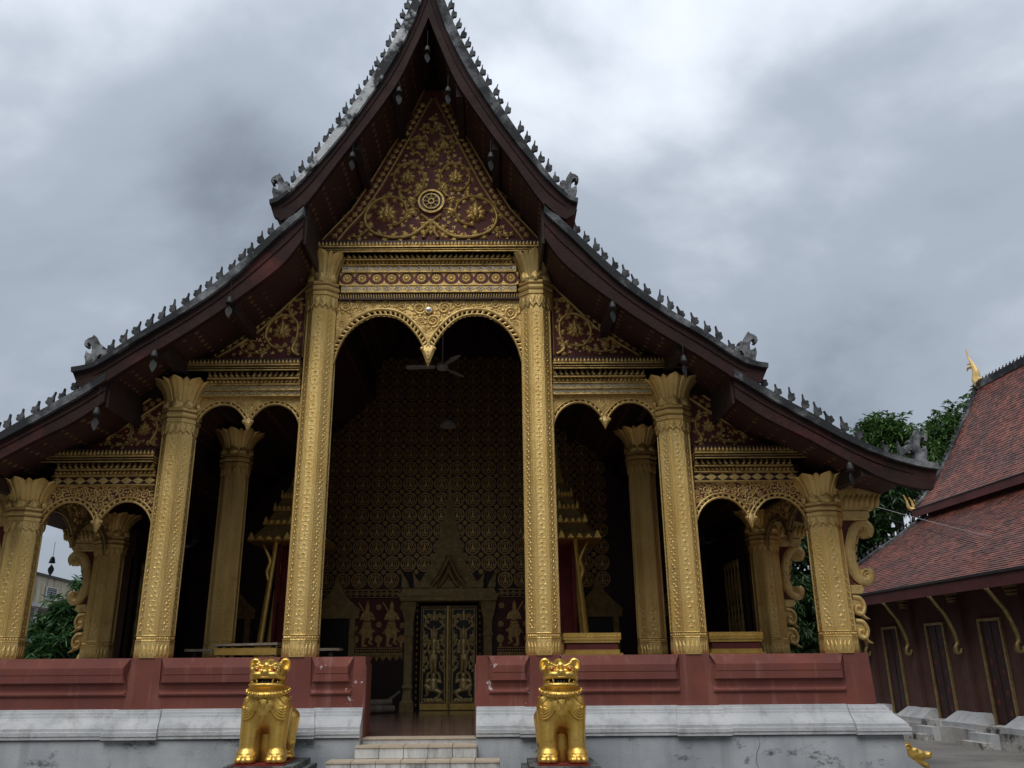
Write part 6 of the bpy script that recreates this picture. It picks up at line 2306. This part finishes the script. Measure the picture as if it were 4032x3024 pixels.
lowr = put('lower_roof', under(LOW, YN, YE, .10), 'tile_roof', HALL)
uppr = put('upper_roof', under(UPP, YN, YE, .10), 'tile_roof', HALL)
tiled(lowr, LOW, -8.0, YE - .08, .135, .105, (-3.2, 1.6, 9), 1)
tiled(uppr, UPP, -6.0, YE - .08, .135, .105, None, 2)
mir = lambda c: [(11.66 - x, z) for x, z in c[::-1]]
put('far_slope', under(mir(UPP), YN, YE, .10), 'tile_roof', uppr)
put('fascia', MB().box(-.60, -.535, YN, YE + .02, 2.93, 3.17), 'red_trim', lowr)
put('eave_edge', MB().box(-.63, -.50, YN, YE + .02, 3.172, 3.225), 'iron_dark', lowr)
put('fascia', MB().box(3.02, 3.085, YN, YE + .05, 5.72, 5.93), 'red_trim', uppr)
put('eave_edge', MB().box(3.0, 3.12, YN, YE + .05, 5.932, 5.965), 'iron_dark', uppr)
put('clerestory', MB().box(3.3, 3.5, YN, YE - .3, 5.4, 6.0), 'red_trim', uppr)
put('end_wall', MB().prism([(3.45, 5.2), (8.2, 5.2)] + [(11.66 - x, z - .3) for x, z in UPP[1:]] + [(x, z - .3) for x, z in UPP[-2:0:-1]], YE - .55, YE - .4), 'red_trim', uppr)
for (cv, par_, w) in ((LOW, lowr, .10), (UPP, uppr, .12)):
    e = smooth_path(cv, 5)
    put('verge', MB().prism([(x, z + .10) for x, z in e] + [(x, z - .14) for x, z in e[::-1]], YE - .06, YE + .10, .01), 'coping_dark', par_)
    pts = resample(e, .17)
    for p in pts[1:-1]:
        put('verge_finial', fin_m, 'finial_stone', par_, T(p[0], YE + .02, p[1] + .10) @ RY(0) @ S(-.8, .8, .8))
put('ridge', MB().box(5.72, 5.94, YN, YE + .05, 9.80, 10.02), 'coping_dark', uppr)
for k in range(40):
    put('ridge_finial', fin_m, 'finial_stone', uppr, T(5.83, YE - .35 - k * .17, 10.02) @ RZ(PI / 2) @ S(.75))
# horn finials
horn = smooth_path([(0, 0, 0), (0, .18, .18), (0, .16, .45), (0, .26, .78), (0, .38, 1.02), (0, .42, 1.35)], 5)
n = len(horn)
put('horn_finial', MB().tube([(5.83, YE - .22 + y, 9.95 + z) for _, y, z in horn], [.20 - .16 * min(1, i / (n * .62)) - .03 * max(0, i / n - .62) / .38 for i in range(n)], 8), 'gold_fret', uppr)
put('horn_beak', MB().tube([(5.83, YE + .02, 10.62), (5.74, YE + .16, 10.60), (5.72, YE + .2, 10.5)], [.05, .045, .01], 6).tube([(5.83, YE + .02, 10.72), (5.75, YE + .17, 10.74)], [.045, .02], 6), 'gold_fret', uppr)
nagaend = MB()
for dx, hh in ((0, .34), (.16, .28), (.30, .22)):
    p = smooth_path([(3.1 + dx, YE + .02, 5.95), (2.96 + dx, YE + .04, 6.02), (2.92 + dx, YE + .05, 6.02 + hh * .6), (2.84 + dx, YE + .05, 6.0 + hh * 1.25)], 4)
    nagaend.tube(p, [.075 - .06 * i / (len(p) - 1) for i in range(len(p))], 7)
put('eave_naga', nagaend, 'gold_fret', uppr)
# wall bays: pilasters, doors, brackets, base blocks
cap_m = MB().box(-.10, .0, -.16, .16, 2.94, 3.02).box(-.14, .0, -.19, .19, 3.02, 3.10).box(-.07, .0, -.12, .12, 2.80, 2.84).box(-.08, 0, -.13, .13, 2.86, 2.90).mesh('pilaster_capital')
brk = MB()
bp_ = smooth_path([(-.02, 1.86), (-.06, 1.76), (-.13, 1.78), (-.13, 1.88), (-.08, 1.98), (-.12, 2.2), (-.24, 2.52), (-.38, 2.72), (-.47, 2.86), (-.52, 2.92)], 4)
for yy, h in ((-.035, .03), (.035, -.03)):
    brk.stroke(bp_, [.05 + .03 * math.sin(PI * i / (len(bp_) - 1)) for i in range(len(bp_))], yy, h)
brk.prism([(x - .02, z) for x, z in bp_[12:]] + [(x + .02, z) for x, z in bp_[12:][::-1]], -.035, .035)
brk_m = brk.mesh('eave_bracket')
for k in range(-3, 3):
    yp = .50 + k * 2.03                   # pilaster
    pl_ = put('pilaster', MB().box(-.09, -.002, yp - .13, yp + .13, .58, 3.0), 'hall_wall_red', HALL)
    put('pilaster_capital', cap_m, 'gold_dim', pl_, T(-.09, yp, 0))
    put('eave_bracket', brk_m, 'gold_dim', HALL, T(-.09, yp, 0))
    yd = yp + 1.02
    dr = put('hall_door', MB().box(-.012, .02, yd - .33, yd + .33, .42, 2.36), 'red_deep', HALL)
    put('door_frame', MB().box(-.05, -.002, yd - .38, yd - .33, .40, 2.42).box(-.05, -.002, yd + .33, yd + .38, .40, 2.42).box(-.05, -.002, yd - .33, yd + .33, 2.365, 2.42), 'gold_dim', dr)
    put('door_leaf_batten', MB().box(-.02, -.013, yd - .012, yd + .012, .42, 2.36), 'wood_dark', dr)
    for q in range(9):
        put('door_stud', MB().dome(diamond(.06, .09), 0, .008).mesh('door_stud') if q == 0 and k == -3 else bpy.data.meshes['door_stud'], 'red_field', dr, T(-.014, yd - .17 + (q % 2) * .34, .62 + q * .19) @ RZ(-PI / 2))
    # sloping white block between doors, threshold steps below each door
    ya, yb = yp - .62, yp + .62
    put('base_block', MB().hexa([(-.40, ya, .40), (-.40, yb, .40), (0, yb, .40), (0, ya, .40), (-.12, ya + .10, .60), (-.12, yb - .10, .60), (0, yb - .10, .60), (0, ya + .10, .60)]).box(-.43, 0, ya - .02, yb + .02, .30, .40), 'plaster_white', HALL)
    put('base_foot', MB().box(-.48, 0, ya - .03, yb + .03, 0, .30), 'plaster_old', HALL)
    put('door_step', MB().box(-.46, 0, yd - .38, yd + .38, .0, .40), 'plaster_old', HALL)
    put('door_step', MB().box(-.66, -.46, yd - .36, yd + .36, 0, .27), 'plaster_white', HALL)
    put('door_step', MB().box(-.84, -.66, yd - .40, yd + .40, 0, .12), 'plaster_old', HALL)
put('lattice_window', MB().box(-.03, 0, 5.35, 5.95, 1.0, 2.1), 'black_lacquer', HALL)
for q in range(5):
    put('lattice_bar', bal, 'gold_dim', HALL, T(-.06, 5.42 + q * .115, 1.0) @ S(.7, .7, .9))

# overhead cables
for i, (a, b, sag, mt, lab) in enumerate((((9.6, 7.0, 5.02), (15.5, 5.5, 3.2), .12, 'cable_pale', 'pale overhead cable crossing the neighbouring tiled roof'),
                                        ((10.6, 7.0, 4.72), (15.5, 5.0, 3.65), .10, 'cable_black', 'upper dark overhead cable crossing the neighbouring tiled roof'),
                                        ((10.0, 7.2, 4.75), (15.5, 5.6, 2.95), .12, 'cable_black', 'lower dark overhead cable crossing the neighbouring tiled roof'))):
    a, b = Vector(a), Vector(b)
    pts = [a.lerp(b, t / 16) - Vector((0, 0, sag * 4 * (t / 16) * (1 - t / 16))) for t in range(17)]
    tag(put('cable', MB().tube(pts, .006, 5), mt), lab, 'cable', 'overhead cables')

# ------------------------------------------------------------------ trees
def leaf_cloud(name, blobs, n_ros, L, W, droop, seed, per=9):
    """Rosettes of drooping lance leaves through the volume of the given (centre, radius) blobs."""
    rg = np.random.default_rng(seed)
    vol = np.array([b[3] ** 3 for b in blobs])
    pick = rg.choice(len(blobs), n_ros, p=vol / vol.sum())
    B = np.array(blobs)[pick]
    d = rg.normal(size=(n_ros, 3)); d /= np.linalg.norm(d, axis=1)[:, None]
    r = B[:, 3] * (1 - .62 * rg.random(n_ros) ** 1.8) * (1 + .16 * rg.normal(size=n_ros))
    C = B[:, :3] + d * r[:, None] * np.array([1, 1, .85])
    V, F = [], []
    q = 0
    ang = rg.random((n_ros, per)) * 2 * np.pi
    for i in range(n_ros):
        for k in range(per):
            a = ang[i, k]
            el = droop + .45 * rg.normal()
            dr = np.array([math.cos(a) * math.cos(el), math.sin(a) * math.cos(el), math.sin(el)]) + d[i] * .35
            dr /= np.linalg.norm(dr)
            sd = np.cross(dr, [0, 0, 1.0]); sd /= (np.linalg.norm(sd) + 1e-6)
            l = L * (.7 + .6 * rg.random()); w = W * (.7 + .5 * rg.random())
            c = C[i]
            m = c + dr * l * .5
            tip = c + dr * l + np.array([0, 0, -l * .22])
            V += [c, m + sd * w, tip, m - sd * w]
            F += [(q, q + 1, q + 2), (q, q + 2, q + 3)]
            q += 4
    me = bpy.data.meshes.new(name)
    me.from_pydata([tuple(v) for v in V], [], F)
    me.update()
    return me


def tree(name, label, loc, h, blobs, n, L, W, mat, seed, cat='tree', group=None, droop=-.35):
    t = thing(name, label, cat, loc, 0, group)
    put('trunk', MB().tube([(0, 0, -.1), (.08, .02, h * .25), (-.05, .05, h * .5), (.05, 0, h * .72)], [.30, .24, .18, .09] if h > 6 else [.08, .06, .05, .03], 10), 'bark', t)
    rnd = random.Random(seed)
    for b in blobs:
        s0 = h * rnd.uniform(.3, .55)
        put('limb', MB().tube([(0, 0, s0), (b[0] * .5, b[1] * .5, s0 * .5 + b[2] * .5 + .2), (b[0], b[1], b[2])], [.12, .07, .03] if h > 6 else [.03, .02, .01], 7), 'bark', t)
    put('crown', leaf_cloud(name + '_crown', blobs, n, L, W, droop, seed), mat, t, kind='stuff')
    return t


tree('mango_tree', 'rounded mango tree crown rising between the two temple roofs', (17.6, 22.0, 0), 10.5,
     [(0, 0, 10.3, 1.35), (-1.1, .2, 9.6, 1.1), (.9, -.3, 9.5, 1.2), (.1, 0, 8.9, 1.6), (-1.7, 0, 8.6, 1.0), (-.4, 0, 11.0, .7)], 2300, .30, .048, 'leaf_mango', 3, group='trees behind the halls')
tree('mango_tree', 'mango tree climbing up behind the neighbouring roof verge', (20.6, 22.5, 0), 11,
     [(0, 0, 10.6, 1.3), (.9, 0, 11.6, 1.0), (-1.1, 0, 9.6, 1.2), (1.9, 0, 12.6, .7), (0, .3, 9.0, 1.8), (1.8, 0, 10.6, 1.3)], 2300, .30, .048, 'leaf_mango', 4, group='trees behind the halls')
tree('shade_tree', 'dense dark tree filling the gap below the right eaves', (13.6, 19.5, 0), 8.5,
     [(0, 0, 6.6, 1.7), (1.6, .4, 7.6, 1.6), (-1.6, 0, 5.6, 1.5), (.3, 0, 4.6, 1.8), (2.8, .5, 8.2, 1.4), (-.8, .2, 3.2, 1.5), (1.7, .3, 5.2, 1.6)], 3400, .28, .05, 'leaf_dark', 5, group='trees behind the halls')
tree('bushy_tree', 'leafy green tree seen low between the two right outer columns', (9.3, 12.5, 0), 3.6,
     [(0, 0, 2.6, .75), (.3, 0, 3.3, .7), (-.4, 0, 3.0, .6), (-.2, 0, 1.9, .5), (.4, 0, 2.1, .5)], 900, .22, .034, 'leaf_dark', 6, group='trees behind the halls')
tree('oleander_shrub', 'tall green shrub with lance leaves behind the left outer bay', (-9.25, 8.6, 0), 3.6,
     [(.05, 0, 1.3, .75), (.15, 0, 2.1, .68), (.0, 0, 2.8, .45), (.45, 0, 3.4, .38), (-.35, 0, 2.5, .35), (.35, 0, 2.9, .4), (-.1, 0, 1.7, .7)], 1300, .27, .030, 'leaf_lance', 7, 'shrub', droop=-.1)

# ------------------------------------------------------------------ house beyond the left bay
HS = thing('house', 'weathered cream house with louvred vents behind the left outer bay', 'house', (-17.4, 24.0, 0), .10)
put('upper_wall', MB().box(-9, 0, -8, 9, 3.95, 5.10), 'cream_paint', HS)
rf = put('roof', MB().box(-9.1, .08, -8.1, 9.1, 5.10, 5.20), 'iron_dark', HS)
put('awning', MB().box(-9, .75, -8, 9, 3.80, 3.945), 'plaster_old', HS)
put('lower_wall', MB().box(-9, -1.2, -8, 9, 0, 3.80), 'house_dark', HS)
put('floor_slab', MB().box(-9, .6, -8, 9, 0, .9), 'house_white', HS)
for k in range(11):
    y = -6.6 + k * 1.35
    put('post', MB().box(.10, .36, y - .16, y + .16, .9, 3.80), 'house_white', HS)
    if k < 10:
        put('dark_door', MB().box(-1.19, -1.14, y + .25, y + 1.1, .95, 3.2), 'wood_red', HS)
    put('railing', MB().box(.30, .40, y + .16, y + 1.19, .92, 1.75), 'house_white', HS)
for k in range(6):
    y = -5.2 + k * 2.3
    v = put('louvre_vent', MB().box(.0, .03, y - .5, y + .5, 4.28, 4.72), 'iron_dark', HS)
    put('vent_frame', MB().box(.03, .07, y - .55, y - .5, 4.25, 4.75).box(.03, .07, y + .5, y + .55, 4.25, 4.75).box(.03, .07, y - .5, y + .5, 4.72, 4.75).box(.03, .07, y - .5, y + .5, 4.25, 4.28), 'house_white', v)
    for q in range(5):
        put('slat', MB().box(.03, .06, y - .5, y + .5, 4.31 + q * .082, 4.35 + q * .082), 'louvre_grey', v)

# red flag with its yellow emblem
fg = thing('flag', 'small red flag with yellow hammer and sickle beyond the left bay', 'flag', (-12.92, 14.0, 0), .25)
put('pole', MB().tube([(0, 0, 0), (0, 0, 2.35)], .016, 8), 'house_dark', fg)
nx, nz = 12, 7
fv = MB()
for i in range(nx + 1):
    for k in range(nz + 1):
        x = .02 + .42 * i / nx
        fv.v.append((x, .03 * math.sin(x * 17) * x / .42, 2.32 - .04 * x / .42 - .25 * k / nz - .03 * math.sin(x * 9) * x))
for i in range(nx):
    for k in range(nz):
        a = i * (nz + 1) + k
        fv.f.append((a, a + 1, a + nz + 2, a + nz + 1))
cl = fv.mesh('cloth', True)
clo = put('cloth', cl, 'flag_red', fg)


def emblem(X, Z):
    r = np.hypot(X, Z)
    a = np.arctan2(Z, X)
    sick = (np.abs(r - .062) < .011) & ((a < .9) | (a > 2.6)) & (a > -2.4)
    sick |= cap2(X, Z, (-.05, -.05), (-.08, -.08), .010) < 0
    ham = (cap2(X, Z, (-.05, .045), (.06, -.07), .009) < 0) | (cap2(X, Z, (-.075, .030), (-.035, .066), .018) < 0)
    return sick | ham


put('emblem', mask_mesh('emblem', emblem, -.1, .1, -.1, .1, .005), 'flag_yellow', fg, T(.15, -.012, 2.185))

# ------------------------------------------------------------------ unseen trees and house, added to shade the porch
for i, (x, y, h, lab) in enumerate(((-23, -25, 16, 'broad tree added for porch shade, unseen far to the left behind the viewpoint'), (-11, -25, 17, 'tall tree added for porch shade, unseen left of centre behind the viewpoint'),
                                    (12.5, -26, 17.5, 'tall tree added for porch shade, unseen right of centre behind the viewpoint'), (24, -25, 16, 'broad tree added for porch shade, unseen far to the right behind the viewpoint'),
                                    (-18, -8, 12, 'tree added out of view beside the left corner of the porch to shade it'), (-19, 3.5, 11, 'tree added out of view beyond the left side of the porch to shade it'))):
    tree('added_shade_tree', lab, (x, y, 0), h, [(0, 0, h - 3.2, 3.4), (-3, .5, h - 5, 3.2), (3, -.4, h - 5, 3.2), (0, 1, h - 7.5, 3.6), (-4, 0, h - 8.5, 2.6), (4, 0, h - 8.5, 2.6)], 1500, .75, .16, 'leaf_dark', 20 + i, group='unseen trees added to shade the porch')
SH = thing('added_shade_house', 'long low house added unseen behind the viewpoint to block low sky light', 'house', (0, -36, 0))  # unseen house, put in to keep low sky light out of the porch
put('wall', MB().box(-40, 40, -4, 0, 0, 5.5), 'cream_paint', SH)
put('roof', MB().prism([(-41, 5.5), (41, 5.5), (40, 7.6), (-40, 7.6)], -5, .8), 'tile_roof', SH)
